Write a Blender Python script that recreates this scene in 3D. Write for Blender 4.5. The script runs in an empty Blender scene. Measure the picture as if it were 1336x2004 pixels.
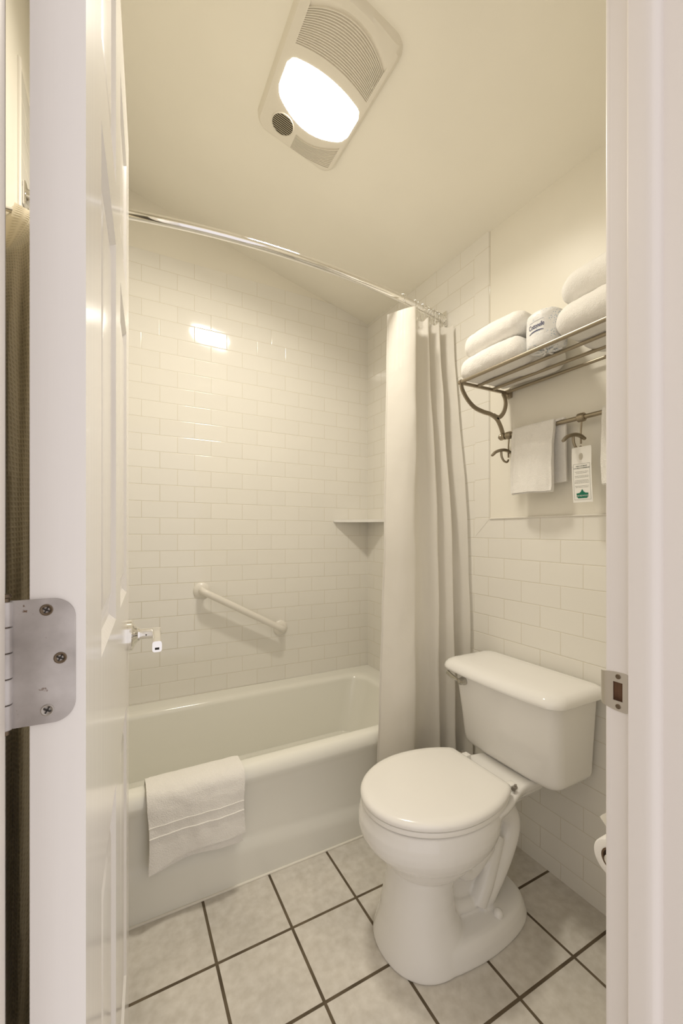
import bpy, bmesh, math, random
from mathutils import Vector, Matrix, noise

random.seed(7)
C = bpy.context.scene.collection
S = bpy.context.scene
PI = math.pi

# ------------------------------------------------------------------ camera
def make_camera():
    psi, pit, rol = .4895, 0, 0
    F = Vector((math.sin(psi)*math.cos(pit), math.cos(psi)*math.cos(pit), math.sin(pit)))
    R0 = Vector((math.cos(psi), -math.sin(psi), 0)); U0 = R0.cross(F)
    Rv = R0*math.cos(rol) + U0*math.sin(rol)
    Uv = U0*math.cos(rol) - R0*math.sin(rol)
    cd = bpy.data.cameras.new('camera')
    cd.sensor_fit = 'VERTICAL'; cd.sensor_height = 36; cd.lens = 815.83*36/2004
    cd.shift_y = (1040.905-1002)/2004
    cd.clip_start = .01; cd.clip_end = 50
    co = bpy.data.objects.new('camera', cd); C.objects.link(co)
    M = Matrix((Rv, Uv, -F)).transposed().to_4x4()
    M.translation = Vector((0, 0, 1.16103))
    co.matrix_world = M
    S.camera = co
make_camera()

# ------------------------------------------------------------------ light and exposure
EXPOSURE = 0.85
LAMP_STRENGTH = 14.5
LAMP_DOWN_WATTS = 5.3      # the prismatic lens throws most of its light downwards
LAMP_COLOR = (1.0, .935, .82)
WORLD_COLOR = (1.0, .935, .925)
WORLD_STRENGTH = .57
S.view_settings.view_transform = 'Standard'
S.view_settings.look = 'None'
S.view_settings.exposure = EXPOSURE
S.view_settings.gamma = 1
S.view_settings.use_curve_mapping = False
w = bpy.data.worlds.new('world'); S.world = w; w.use_nodes = True
w.node_tree.nodes['Background'].inputs[0].default_value = (*WORLD_COLOR, 1)
w.node_tree.nodes['Background'].inputs[1].default_value = WORLD_STRENGTH
# ------------------------------------------------------------------ dimensions
R = 1.297      # right wall
B = 2.105     # back wall
L = -.24       # left wall
NEAR = .365    # room face of the wall with the doorway
def ceil_z(x, y): return 2.6384 - .25093*x + .03602*y

# ------------------------------------------------------------------ materials
def srgb(r, g, b):
    f = lambda c: (c/255/12.92) if c/255 <= .04045 else ((c/255+.055)/1.055)**2.4
    return (f(r), f(g), f(b), 1)
def mat(name, col, rough=.5, metal=0, **kw):
    m = bpy.data.materials.new(name); m.use_nodes = True
    b = m.node_tree.nodes['Principled BSDF']
    b.inputs['Base Color'].default_value = col if len(col) == 4 else (*col, 1)
    b.inputs['Roughness'].default_value = rough
    b.inputs['Metallic'].default_value = metal
    for k, v in kw.items(): b.inputs[k.replace('_', ' ')].default_value = v
    return m
def nd(m, t, **kw):
    n = m.node_tree.nodes.new(t)
    for k, v in kw.items(): setattr(n, k, v)
    return n
def lk(m, a, b): m.node_tree.links.new(a, b)
def bsdf(m): return m.node_tree.nodes['Principled BSDF']
def coords(m, scale=(1, 1, 1), loc=(0, 0, 0)):
    t = nd(m, 'ShaderNodeTexCoord'); p = nd(m, 'ShaderNodeMapping')
    p.inputs['Scale'].default_value = scale; p.inputs['Location'].default_value = loc
    lk(m, t.outputs['Object'], p.inputs['Vector']); return p.outputs['Vector']
def noise_mix(m, c1, c2, scale, vec=None, detail=4, lo=.35, hi=.65, rough_node=None):
    n = nd(m, 'ShaderNodeTexNoise'); n.inputs['Scale'].default_value = scale; n.inputs['Detail'].default_value = detail
    lk(m, vec or coords(m), n.inputs['Vector'])
    r = nd(m, 'ShaderNodeMapRange'); r.inputs['From Min'].default_value = lo; r.inputs['From Max'].default_value = hi
    lk(m, n.outputs['Fac'], r.inputs['Value'])
    x = nd(m, 'ShaderNodeMix', data_type='RGBA')
    x.inputs[6].default_value = c1; x.inputs[7].default_value = c2
    lk(m, r.outputs['Result'], x.inputs[0])
    return x.outputs[2], n.outputs['Fac']
def add_bump(m, height, strength=.3, dist=.002):
    b = nd(m, 'ShaderNodeBump'); b.inputs['Strength'].default_value = strength; b.inputs['Distance'].default_value = dist
    lk(m, height, b.inputs['Height']); lk(m, b.outputs['Normal'], bsdf(m).inputs['Normal']); return b
def noise_bump(m, scale, strength, dist, sc=(1, 1, 1), detail=3):
    n = nd(m, 'ShaderNodeTexNoise'); n.inputs['Scale'].default_value = scale; n.inputs['Detail'].default_value = detail
    lk(m, coords(m, sc), n.inputs['Vector']); add_bump(m, n.outputs['Fac'], strength, dist)

def paint(name, col, rough=.45, bump=.15):
    m = mat(name, col, rough)
    c, f = noise_mix(m, col, tuple(min(1, x*1.03) for x in col[:3])+(1,), 3)
    lk(m, c, bsdf(m).inputs['Base Color'])
    noise_bump(m, 260, bump, .0006)
    return m
M_ceiling = paint('ceiling_paint', (.94, .90, .79, 1), .6)
M_wallpaint = paint('wall_paint', (.88, .84, .735, 1), .38)
M_hallpaint = paint('hall_paint', (.78, .75, .70, 1), .6)

def gloss_paint(name, col, rough):
    m = mat(name, col, rough); bsdf(m).inputs['Specular IOR Level'].default_value = .5
    n = nd(m, 'ShaderNodeTexNoise'); n.inputs['Scale'].default_value = 90; n.inputs['Detail'].default_value = 4
    lk(m, coords(m, (1, 1, .05)), n.inputs['Vector']); add_bump(m, n.outputs['Fac'], .22, .0008)
    return m
M_trim = gloss_paint('trim_gloss_paint', (.79, .745, .70, 1), .33)
M_door = gloss_paint('door_gloss_paint', (.83, .80, .76, 1), .16)
M_dooredge = gloss_paint('door_edge_paint', (.80, .745, .73, 1), .4)

def tile_mat(name, axis, x0, col, grout, width=.154, row=.07694, ms=.0009, offset=.5, y0=2.3766-40*.07694, rough=.09, vertical=False, lean=0, lean0=0):
    m = mat(name, col, rough)
    t = nd(m, 'ShaderNodeTexCoord'); s = nd(m, 'ShaderNodeSeparateXYZ'); lk(m, t.outputs['Object'], s.inputs[0])
    def sh(out, v):
        a = nd(m, 'ShaderNodeMath', operation='SUBTRACT'); lk(m, out, a.inputs[0]); a.inputs[1].default_value = v; return a.outputs[0]
    c = nd(m, 'ShaderNodeCombineXYZ')
    h = sh(s.outputs[axis], x0); v = sh(s.outputs['Z'], y0)
    if lean:      # courses laid a few millimetres out of level
        q = nd(m, 'ShaderNodeMath', operation='MULTIPLY_ADD'); q.inputs[1].default_value = lean
        lk(m, sh(s.outputs[axis], lean0), q.inputs[0]); lk(m, v, q.inputs[2]); v = q.outputs[0]
    if vertical: h, v = v, h
    lk(m, h, c.inputs[0]); lk(m, v, c.inputs[1])
    b = nd(m, 'ShaderNodeTexBrick', offset=offset, offset_frequency=2, squash=1)
    b.inputs['Scale'].default_value = 1; b.inputs['Mortar Size'].default_value = ms
    b.inputs['Mortar Smooth'].default_value = .35; b.inputs['Bias'].default_value = 0
    b.inputs['Brick Width'].default_value = width; b.inputs['Row Height'].default_value = row
    b.inputs['Color1'].default_value = col; b.inputs['Color2'].default_value = tuple(x*.975 for x in col[:3])+(1,)
    b.inputs['Mortar'].default_value = grout
    lk(m, c.outputs[0], b.inputs['Vector'])
    lk(m, b.outputs['Color'], bsdf(m).inputs['Base Color'])
    rr = nd(m, 'ShaderNodeMapRange'); rr.inputs['To Min'].default_value = rough; rr.inputs['To Max'].default_value = .6
    lk(m, b.outputs['Fac'], rr.inputs['Value']); lk(m, rr.outputs[0], bsdf(m).inputs['Roughness'])
    # wide soft bevel of each tile edge
    b2 = nd(m, 'ShaderNodeTexBrick', offset=offset, offset_frequency=2, squash=1)
    for k in ('Scale', 'Brick Width', 'Row Height'): b2.inputs[k].default_value = b.inputs[k].default_value
    b2.inputs['Mortar Size'].default_value = ms*3.2; b2.inputs['Mortar Smooth'].default_value = 1
    lk(m, c.outputs[0], b2.inputs['Vector'])
    n = nd(m, 'ShaderNodeTexNoise'); n.inputs['Scale'].default_value = 11; n.inputs['Detail'].default_value = 1; lk(m, t.outputs['Object'], n.inputs['Vector'])
    a = nd(m, 'ShaderNodeMath', operation='MULTIPLY_ADD'); a.inputs[1].default_value = -1
    lk(m, b2.outputs['Fac'], a.inputs[0])
    k = nd(m, 'ShaderNodeMath', operation='MULTIPLY'); k.inputs[1].default_value = 1.5
    lk(m, n.outputs['Fac'], k.inputs[0]); lk(m, k.outputs[0], a.inputs[2])
    add_bump(m, a.outputs[0], .7, .0009)
    return m
TILE = (.87, .84, .765, 1); GROUT = (.70, .64, .51, 1)
M_tile_back = tile_mat('subway_tile_back', 'X', .16579+.077-.154*20, TILE, GROUT, lean=.0075, lean0=.6)
M_tile_right = tile_mat('subway_tile_right', 'Y', 1.19095-.154*20, TILE, GROUT, y0=2.3714-40*.07694, lean=-.0053, lean0=B)
M_tile_left = tile_mat('subway_tile_left', 'Y', 1.19095-.154*20, TILE, GROUT, y0=2.3714-40*.07694, lean=-.0053, lean0=B)
M_tile_border = tile_mat('bullnose_tile', 'Y', 1.184-.2, TILE, GROUT, width=.154, row=.2, offset=0, y0=1.064-.154*20, vertical=True)

def floor_mat():
    col = (.56, .515, .44, 1)
    m = mat('floor_tile', col, .42)
    c = coords(m, (1, 1, 1), (-.23109+.21606*20, -1.14632+.21967*20, 0))
    b = nd(m, 'ShaderNodeTexBrick', offset=0, offset_frequency=2, squash=1)
    b.inputs['Scale'].default_value = 1; b.inputs['Mortar Size'].default_value = .0043; b.inputs['Mortar Smooth'].default_value = .15
    b.inputs['Brick Width'].default_value = .21606; b.inputs['Row Height'].default_value = .21967; b.inputs['Bias'].default_value = 0
    lk(m, c, b.inputs['Vector'])
    o1, f1 = noise_mix(m, (.64, .595, .515, 1), (.78, .74, .665, 1), 38, detail=8, lo=.3, hi=.7)
    o2, f2 = noise_mix(m, (.86, .86, .86, 1), (1, 1, 1, 1), 5, detail=3)
    x = nd(m, 'ShaderNodeMix', data_type='RGBA', blend_type='MULTIPLY'); x.inputs[0].default_value = 1
    lk(m, o1, x.inputs[6]); lk(m, o2, x.inputs[7])
    g, f3 = noise_mix(m, (.085, .062, .035, 1), (.15, .115, .07, 1), 12)
    y = nd(m, 'ShaderNodeMix', data_type='RGBA'); lk(m, b.outputs['Fac'], y.inputs[0]); lk(m, x.outputs[2], y.inputs[6]); lk(m, g, y.inputs[7])
    lk(m, y.outputs[2], bsdf(m).inputs['Base Color'])
    r = nd(m, 'ShaderNodeMapRange'); r.inputs['To Min'].default_value = .4; r.inputs['To Max'].default_value = .85
    lk(m, b.outputs['Fac'], r.inputs['Value']); lk(m, r.outputs[0], bsdf(m).inputs['Roughness'])
    a = nd(m, 'ShaderNodeMath', operation='MULTIPLY_ADD'); a.inputs[1].default_value = -1
    k = nd(m, 'ShaderNodeMath', operation='MULTIPLY'); k.inputs[1].default_value = .12; lk(m, f1, k.inputs[0])
    lk(m, b.outputs['Fac'], a.inputs[0]); lk(m, k.outputs[0], a.inputs[2])
    add_bump(m, a.outputs[0], .6, .002)
    return m
M_floor = floor_mat()
M_tub = mat('tub_enamel', (.87, .855, .775, 1), .13)
noise_bump(M_tub, 6, .05, .004)
M_china = mat('toilet_china', (.88, .86, .815, 1), .07)
M_seat = mat('seat_plastic', (.90, .875, .82, 1), .16)
M_white = mat('white_enamel', (.84, .80, .72, 1), .3)
M_chrome = mat('chrome', (.86, .85, .83), .06, 1)
M_flush = mat('darkened_chrome', (.52, .50, .46), .12, 1)  # chrome with a darkened base colour, standing in for dark reflections
M_nickel = mat('brushed_nickel', (.40, .345, .265), .38, 1)
noise_bump(M_nickel, 500, .12, .0003)
M_caulk = mat('caulk', (.84, .80, .70, 1), .5)
M_dark = mat('dark_slot', (.03, .025, .02), .7)
M_black = mat('black_rubber', (.01, .01, .01), .5)
M_fixture = mat('fixture_plastic', (.84, .79, .68, 1), .35)
M_lens = bpy.data.materials.new('lamp_lens'); M_lens.use_nodes = True
_b = bsdf(M_lens); _b.inputs['Base Color'].default_value = (1, 1, 1, 1)
_b.inputs['Emission Color'].default_value = (*LAMP_COLOR, 1); _b.inputs['Emission Strength'].default_value = LAMP_STRENGTH

def worn_metal():
    m = mat('painted_worn_steel', (.42, .39, .37, 1), .38, .55)
    c, f = noise_mix(m, (.40, .37, .35, 1), (.56, .53, .51, 1), 30, detail=6)
    v = nd(m, 'ShaderNodeTexNoise'); v.inputs['Scale'].default_value = 160; v.inputs['Detail'].default_value = 3
    lk(m, coords(m), v.inputs['Vector'])
    r = nd(m, 'ShaderNodeMapRange'); r.inputs['From Min'].default_value = .70; r.inputs['From Max'].default_value = .76
    lk(m, v.outputs['Fac'], r.inputs['Value'])
    x = nd(m, 'ShaderNodeMix', data_type='RGBA'); x.inputs[7].default_value = (.16, .09, .05, 1)
    lk(m, r.outputs[0], x.inputs[0]); lk(m, c, x.inputs[6]); lk(m, x.outputs[2], bsdf(m).inputs['Base Color'])
    return m
M_worn = worn_metal()
M_strike = mat('brushed_steel', (.60, .56, .50), .32, .9)
noise_bump(M_strike, 120, .1, .0004)
M_rust = mat('old_screw', (.16, .12, .08), .45, .8)
M_screw = mat('steel_screw', (.4, .37, .33), .35, .9)
M_rawwood = mat('raw_wood', (.22, .11, .05), .8)
_c, _f = noise_mix(M_rawwood, (.12, .06, .03, 1), (.30, .16, .08, 1), 60, coords(M_rawwood, (1, 1, .1)))
lk(M_rawwood, _c, bsdf(M_rawwood).inputs['Base Color'])

def terry(name, col, scale=330, strength=.7, dist=.0026):
    m = mat(name, col, .95)
    bsdf(m).inputs['Sheen Weight'].default_value = .25
    bsdf(m).inputs['Sheen Roughness'].default_value = .6
    n = nd(m, 'ShaderNodeTexNoise'); n.inputs['Scale'].default_value = scale; n.inputs['Detail'].default_value = 3
    n2 = nd(m, 'ShaderNodeTexNoise'); n2.inputs['Scale'].default_value = 45; n2.inputs['Detail'].default_value = 4
    cv = coords(m); lk(m, cv, n.inputs['Vector']); lk(m, cv, n2.inputs['Vector'])
    a = nd(m, 'ShaderNodeMath', operation='MULTIPLY_ADD'); a.inputs[1].default_value = 1.2
    lk(m, n2.outputs['Fac'], a.inputs[0]); lk(m, n.outputs['Fac'], a.inputs[2])
    add_bump(m, a.outputs[0], strength, dist)
    return m
M_towel = terry('white_terry', (.90, .87, .81, 1))
M_band = mat('towel_band', (.90, .87, .81, 1), .8)

def curtain_mat():
    m = bpy.data.materials.new('curtain_cloth'); m.use_nodes = True
    nt = m.node_tree; p = bsdf(m)
    p.inputs['Roughness'].default_value = .75; p.inputs['Base Color'].default_value = (.94, .915, .86, 1)
    t = nd(m, 'ShaderNodeUVMap'); wv = nd(m, 'ShaderNodeTexWave', wave_type='BANDS', bands_direction='X')
    wv.inputs['Scale'].default_value = 22; lk(m, t.outputs['UV'], wv.inputs['Vector'])
    r = nd(m, 'ShaderNodeMapRange'); r.inputs['From Min'].default_value = .45; r.inputs['From Max'].default_value = .55
    r.inputs['To Min'].default_value = .45; r.inputs['To Max'].default_value = .8
    lk(m, wv.outputs['Fac'], r.inputs['Value']); lk(m, r.outputs[0], p.inputs['Roughness'])
    n = nd(m, 'ShaderNodeTexNoise'); n.inputs['Scale'].default_value = 14; n.inputs['Detail'].default_value = 3
    lk(m, coords(m), n.inputs['Vector']); add_bump(m, n.outputs['Fac'], .35, .01)
    tr = nd(m, 'ShaderNodeBsdfTranslucent'); tr.inputs['Color'].default_value = (.94, .91, .84, 1)
    mx = nd(m, 'ShaderNodeMixShader'); mx.inputs[0].default_value = .42
    out = nt.nodes['Material Output']
    lk(m, p.outputs[0], mx.inputs[1]); lk(m, tr.outputs[0], mx.inputs[2]); lk(m, mx.outputs[0], out.inputs['Surface'])
    return m
M_curtain = curtain_mat()

def waffle_mat():
    m = mat('waffle_cloth', (.34, .27, .16, 1), .95)
    bsdf(m).inputs['Sheen Weight'].default_value = .3
    t = nd(m, 'ShaderNodeUVMap'); s = nd(m, 'ShaderNodeSeparateXYZ'); lk(m, t.outputs[0], s.inputs[0])
    def wv(o):
        a = nd(m, 'ShaderNodeMath', operation='MULTIPLY'); a.inputs[1].default_value = 2*PI/.0095; lk(m, o, a.inputs[0])
        b = nd(m, 'ShaderNodeMath', operation='COSINE'); lk(m, a.outputs[0], b.inputs[0]); return b.outputs[0]
    mx = nd(m, 'ShaderNodeMath', operation='MAXIMUM'); lk(m, wv(s.outputs[0]), mx.inputs[0]); lk(m, wv(s.outputs[1]), mx.inputs[1])
    r = nd(m, 'ShaderNodeMapRange'); r.inputs['From Min'].default_value = -.6; r.inputs['From Max'].default_value = 1
    lk(m, mx.outputs[0], r.inputs['Value'])
    c = nd(m, 'ShaderNodeMix', data_type='RGBA'); c.inputs[6].default_value = (.68, .585, .41, 1); c.inputs[7].default_value = (.82, .72, .53, 1)
    lk(m, r.outputs[0], c.inputs[0]); lk(m, c.outputs[2], bsdf(m).inputs['Base Color'])
    add_bump(m, r.outputs[0], .7, .0012)
    return m
M_waffle = waffle_mat()

def wrap_mat():
    m = mat('printed_wrap', (.86, .85, .82, 1), .45)
    cv = coords(m)
    v = nd(m, 'ShaderNodeTexVoronoi', feature='F1'); v.inputs['Scale'].default_value = 210; lk(m, cv, v.inputs['Vector'])
    r = nd(m, 'ShaderNodeMapRange'); r.inputs['From Min'].default_value = .34; r.inputs['From Max'].default_value = .42
    r.inputs['To Min'].default_value = 1; r.inputs['To Max'].default_value = 0
    lk(m, v.outputs['Distance'], r.inputs['Value'])
    n = nd(m, 'ShaderNodeTexNoise'); n.inputs['Scale'].default_value = 26; lk(m, cv, n.inputs['Vector'])
    r2 = nd(m, 'ShaderNodeMapRange'); r2.inputs['From Min'].default_value = .47; r2.inputs['From Max'].default_value = .55
    lk(m, n.outputs['Fac'], r2.inputs['Value'])
    a = nd(m, 'ShaderNodeMath', operation='MULTIPLY'); lk(m, r.outputs[0], a.inputs[0]); lk(m, r2.outputs[0], a.inputs[1])
    k = nd(m, 'ShaderNodeMath', operation='MULTIPLY'); k.inputs[1].default_value = .7; lk(m, a.outputs[0], k.inputs[0])
    x = nd(m, 'ShaderNodeMix', data_type='RGBA'); x.inputs[6].default_value = (.86, .85, .82, 1); x.inputs[7].default_value = (.36, .47, .58, 1)
    lk(m, k.outputs[0], x.inputs[0]); lk(m, x.outputs[2], bsdf(m).inputs['Base Color'])
    noise_bump(m, 30, .8, .006)
    return m
M_wrap = wrap_mat()
M_ink = mat('navy_ink', (.03, .035, .12), .5)
M_card = mat('card_stock', (.86, .84, .78, 1), .5)
M_cardink = mat('card_ink', (.10, .12, .10), .6)
M_cardgrey = mat('card_grey_ink', (.34, .34, .31), .6)
M_green = mat('card_green', (.0, .16, .09), .5)
M_tissue = mat('tissue_paper', (.90, .87, .82, 1), .9)
noise_bump(M_tissue, 300, .4, .001)
M_cardboard = mat('cardboard_tube', (.13, .08, .045), .9)

# ------------------------------------------------------------------ object helpers
def world_loc(o):
    v = Vector((0, 0, 0))
    while o: v += o.location; o = o.parent
    return v
def obj(name, bm, m, parent=None, loc=(0, 0, 0), smooth=35):
    me = bpy.data.meshes.new(name)
    base = world_loc(parent) if parent else Vector(loc)
    bmesh.ops.translate(bm, verts=bm.verts, vec=-base)
    bmesh.ops.recalc_face_normals(bm, faces=bm.faces)
    bm.to_mesh(me); bm.free()
    me.materials.append(m)
    if smooth is not None:
        me.shade_smooth(); me.set_sharp_from_angle(angle=math.radians(smooth))
    o = bpy.data.objects.new(name, me); C.objects.link(o)
    if parent: o.parent = parent
    else: o.location = loc
    return o
def tag(o, label, cat, group=None, kind=None):
    o['label'] = label; o['category'] = cat
    if group: o['group'] = group
    if kind: o['kind'] = kind
    return o
def thing(name, label, cat, loc, group=None):
    o = bpy.data.objects.new(name, None); C.objects.link(o); o.location = loc; o.empty_display_size = .05
    return tag(o, label, cat, group)
def struct(name, bm, m, smooth=35, label=None):
    o = obj(name, bm, m, None, (0, 0, 0), smooth); o['kind'] = 'structure'
    if label: o['label'] = label
    return o
def nb(): return bmesh.new()
def box(bm, x0, x1, y0, y1, z0, z1, bev=0, seg=2, M=None):
    vs = [bm.verts.new(p) for p in ((x0,y0,z0),(x1,y0,z0),(x1,y1,z0),(x0,y1,z0),(x0,y0,z1),(x1,y0,z1),(x1,y1,z1),(x0,y1,z1))]
    fs = [bm.faces.new([vs[i] for i in f]) for f in ((0,3,2,1),(4,5,6,7),(0,1,5,4),(1,2,6,5),(2,3,7,6),(3,0,4,7))]
    if bev:
        es = list({e for f in fs for e in f.edges})
        r = bmesh.ops.bevel(bm, geom=es, offset=bev, segments=seg, affect='EDGES', profile=.5)
        vs = list({v for f in r['faces'] for v in f.verts} | {v for v in vs if v.is_valid})
    if M:
        for v in vs: v.co = M @ v.co
    return vs
def loft(bm, rings, cap0=True, cap1=True, closed=True):
    rv = [[bm.verts.new(p) for p in r] for r in rings]
    n = len(rv[0])
    for a, b in zip(rv, rv[1:]):
        for i in range(n if closed else n-1):
            j = (i+1) % n
            bm.faces.new((a[i], a[j], b[j], b[i]))
    if cap0: bm.faces.new(rv[0][::-1])
    if cap1: bm.faces.new(rv[-1])
    return rv
def frames(pts):
    T = []
    for i in range(len(pts)):
        a = pts[max(0, i-1)]; b = pts[min(len(pts)-1, i+1)]
        T.append((b-a).normalized())
    ref = Vector((0, 0, 1)) if abs(T[0].z) < .9 else Vector((1, 0, 0))
    N = [(ref - T[0]*ref.dot(T[0])).normalized()]
    for i in range(1, len(T)):
        v = N[-1] - T[i]*N[-1].dot(T[i]); N.append(v.normalized())
    return [(t, n, t.cross(n)) for t, n in zip(T, N)]
def tube(bm, pts, r, seg=16, caps=True, flat=None, closed=False):
    """sweep a round (or flat=(a,b) rounded) section along pts; r number or list"""
    pts = [Vector(p) for p in pts]
    if closed: pts = pts + [pts[0]]
    fr = frames(pts); rings = []
    for i, (p, (t, n, b)) in enumerate(zip(pts, fr)):
        rr = r[i] if isinstance(r, (list, tuple)) else r
        ring = []
        for k in range(seg):
            a = 2*PI*k/seg
            if flat:
                ca, sa = math.cos(a), math.sin(a)
                e = .45
                x = math.copysign(abs(ca)**e, ca)*flat[0]; y = math.copysign(abs(sa)**e, sa)*flat[1]
                ring.append(p + n*x*rr + b*y*rr)
            else: ring.append(p + n*math.cos(a)*rr + b*math.sin(a)*rr)
        rings.append(ring)
    loft(bm, rings, caps, caps)
def spline(pts, n=8):
    pts = [Vector(p) for p in pts]; out = []
    for i in range(len(pts)-1):
        p0 = pts[max(0, i-1)]; p1 = pts[i]; p2 = pts[i+1]; p3 = pts[min(len(pts)-1, i+2)]
        for k in range(n):
            t = k/n
            out.append(.5*((2*p1) + (p2-p0)*t + (2*p0-5*p1+4*p2-p3)*t*t + (3*p1-p0-3*p2+p3)*t**3))
    out.append(pts[-1]); return out
def lathe(bm, prof, center, axis='z', seg=32, cap0=True, cap1=True):
    """prof: list of (radius, height) along axis direction (Vector or letter)"""
    ax = {'x': Vector((1,0,0)), 'y': Vector((0,1,0)), 'z': Vector((0,0,1))}[axis] if isinstance(axis, str) else Vector(axis).normalized()
    ref = Vector((0,0,1)) if abs(ax.z) < .9 else Vector((1,0,0))
    n = (ref - ax*ref.dot(ax)).normalized(); b = ax.cross(n); c = Vector(center)
    loft(bm, [[c + ax*h + n*math.cos(2*PI*k/seg)*r + b*math.sin(2*PI*k/seg)*r for k in range(seg)] for r, h in prof], cap0, cap1)
def sphere(bm, c, r, seg=14, sc=(1, 1, 1)):
    M = Matrix.Translation(c) @ Matrix.Diagonal((r*sc[0], r*sc[1], r*sc[2], 1))
    bmesh.ops.create_uvsphere(bm, u_segments=seg, v_segments=max(6, seg//2+1), radius=1, matrix=M)
def softbox(bm, c, half, r, n=(14, 14, 8), fn=None, seed=0, amp=.004, fr=9):
    """rounded cushion-like box with gentle waves; fn(local unit coords, world point) reshapes it"""
    c = Vector(c); hx, hy, hz = half; nx, ny, nz = n
    verts = {}
    def key(i, j, k): return (i, j, k)
    def vert(i, j, k):
        if (i, j, k) in verts: return verts[(i, j, k)]
        p = Vector(((2*i/nx-1)*hx, (2*j/ny-1)*hy, (2*k/nz-1)*hz))
        rx, ry, rz = (r if not isinstance(r, tuple) else r[0],)*3 if not isinstance(r, tuple) else r
        q = Vector((max(-hx+rx, min(hx-rx, p.x)), max(-hy+ry, min(hy-ry, p.y)), max(-hz+rz, min(hz-rz, p.z))))
        d = p - q
        if d.length > 1e-9:
            dn = Vector((d.x/rx, d.y/ry, d.z/rz)); mx = max(abs(dn.x), abs(dn.y), abs(dn.z)); l = dn.length
            p = q + Vector((dn.x*rx, dn.y*ry, dn.z*rz))*(mx/l)
        u = Vector((p.x/hx, p.y/hy, p.z/hz))
        nn = noise.noise_vector(Vector((p.x*fr+seed*3.1, p.y*fr+seed*7.7, p.z*fr-seed)))
        nf = noise.noise_vector(Vector((p.x*55+seed, p.y*55, p.z*55)))
        w_ = p + nn*amp + nf*amp*.25
        if fn: w_ = fn(u, w_)
        verts[(i, j, k)] = bm.verts.new(c + w_); return verts[(i, j, k)]
    def quad(a, b, c_, d): bm.faces.new((vert(*a), vert(*b), vert(*c_), vert(*d)))
    for i in range(nx):
        for j in range(ny):
            quad((i,j,0),(i,j+1,0),(i+1,j+1,0),(i+1,j,0)); quad((i,j,nz),(i+1,j,nz),(i+1,j+1,nz),(i,j+1,nz))
    for i in range(nx):
        for k in range(nz):
            quad((i,0,k),(i+1,0,k),(i+1,0,k+1),(i,0,k+1)); quad((i,ny,k),(i,ny,k+1),(i+1,ny,k+1),(i+1,ny,k))
    for j in range(ny):
        for k in range(nz):
            quad((0,j,k),(0,j,k+1),(0,j+1,k+1),(0,j+1,k)); quad((nx,j,k),(nx,j+1,k),(nx,j+1,k+1),(nx,j,k+1))
def sheet(bm, grid, thick=None, normal_sign=1, uvscale=None):
    """grid of points -> surface; with thick -> closed slab"""
    nu, nv = len(grid), len(grid[0])
    G = [[Vector(p) for p in row] for row in grid]
    def nrm(i, j):
        a = G[min(nu-1, i+1)][j]-G[max(0, i-1)][j]; b = G[i][min(nv-1, j+1)]-G[i][max(0, j-1)]
        n_ = a.cross(b); return n_.normalized() if n_.length > 1e-12 else Vector((0, 0, 1))
    A = [[bm.verts.new(G[i][j]) for j in range(nv)] for i in range(nu)]
    for i in range(nu-1):
        for j in range(nv-1): bm.faces.new((A[i][j], A[i+1][j], A[i+1][j+1], A[i][j+1]))
    if thick:
        Bv = [[bm.verts.new(G[i][j]-nrm(i, j)*thick*normal_sign) for j in range(nv)] for i in range(nu)]
        for i in range(nu-1):
            for j in range(nv-1): bm.faces.new((Bv[i][j], Bv[i][j+1], Bv[i+1][j+1], Bv[i+1][j]))
        for i in range(nu-1):
            bm.faces.new((A[i][0], Bv[i][0], Bv[i+1][0], A[i+1][0])); bm.faces.new((A[i][-1], A[i+1][-1], Bv[i+1][-1], Bv[i][-1]))
        for j in range(nv-1):
            bm.faces.new((A[0][j], A[0][j+1], Bv[0][j+1], Bv[0][j])); bm.faces.new((A[-1][j], Bv[-1][j], Bv[-1][j+1], A[-1][j+1]))
    return A
def lerp(a, b, t): return a + (b-a)*t
def table(t, tab):
    if t <= tab[0][0]: return tab[0][1:]
    for a, b in zip(tab, tab[1:]):
        if t <= b[0]:
            k = (t-a[0])/(b[0]-a[0]); return tuple(lerp(x, y, k) for x, y in zip(a[1:], b[1:]))
    return tab[-1][1:]
def text_mesh(bm, s, size, place, align='CENTER', extrude=.0, bold=0, spacing=1):
    """adds the glyph faces of s; place(x, y) -> world point"""
    cu = bpy.data.curves.new('lettering', 'FONT'); cu.body = s; cu.size = size; cu.align_x = align
    cu.offset = bold; cu.space_character = spacing; cu.resolution_u = 3
    to = bpy.data.objects.new('lettering', cu); C.objects.link(to)
    dg = bpy.context.evaluated_depsgraph_get(); dg.update()
    me = to.evaluated_get(dg).to_mesh()
    vs = [bm.verts.new(place(v.co.x, v.co.y)) for v in me.vertices]
    for p in me.polygons:
        try: bm.faces.new([vs[i] for i in p.vertices])
        except ValueError: pass
    to.evaluated_get(dg).to_mesh_clear()
    bpy.data.objects.remove(to); bpy.data.curves.remove(cu)

# ================================================================== THE ROOM
bm = nb(); box(bm, L-.1, R+.1, .05, B+.1, -.05, 0); struct('floor', bm, M_floor, None)

bm = nb()
lo_ = [(L-.1, .25), (R+.1, .25), (R+.1, B+.1), (L-.1, B+.1)]
a = [bm.verts.new((x, y, ceil_z(x, y))) for x, y in lo_]; b_ = [bm.verts.new((x, y, ceil_z(x, y)+.08)) for x, y in lo_]
bm.faces.new(a[::-1]); bm.faces.new(b_)
for i in range(4):
    j = (i+1) % 4; bm.faces.new((a[i], a[j], b_[j], b_[i]))
struct('ceiling', bm, M_ceiling, None)

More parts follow.
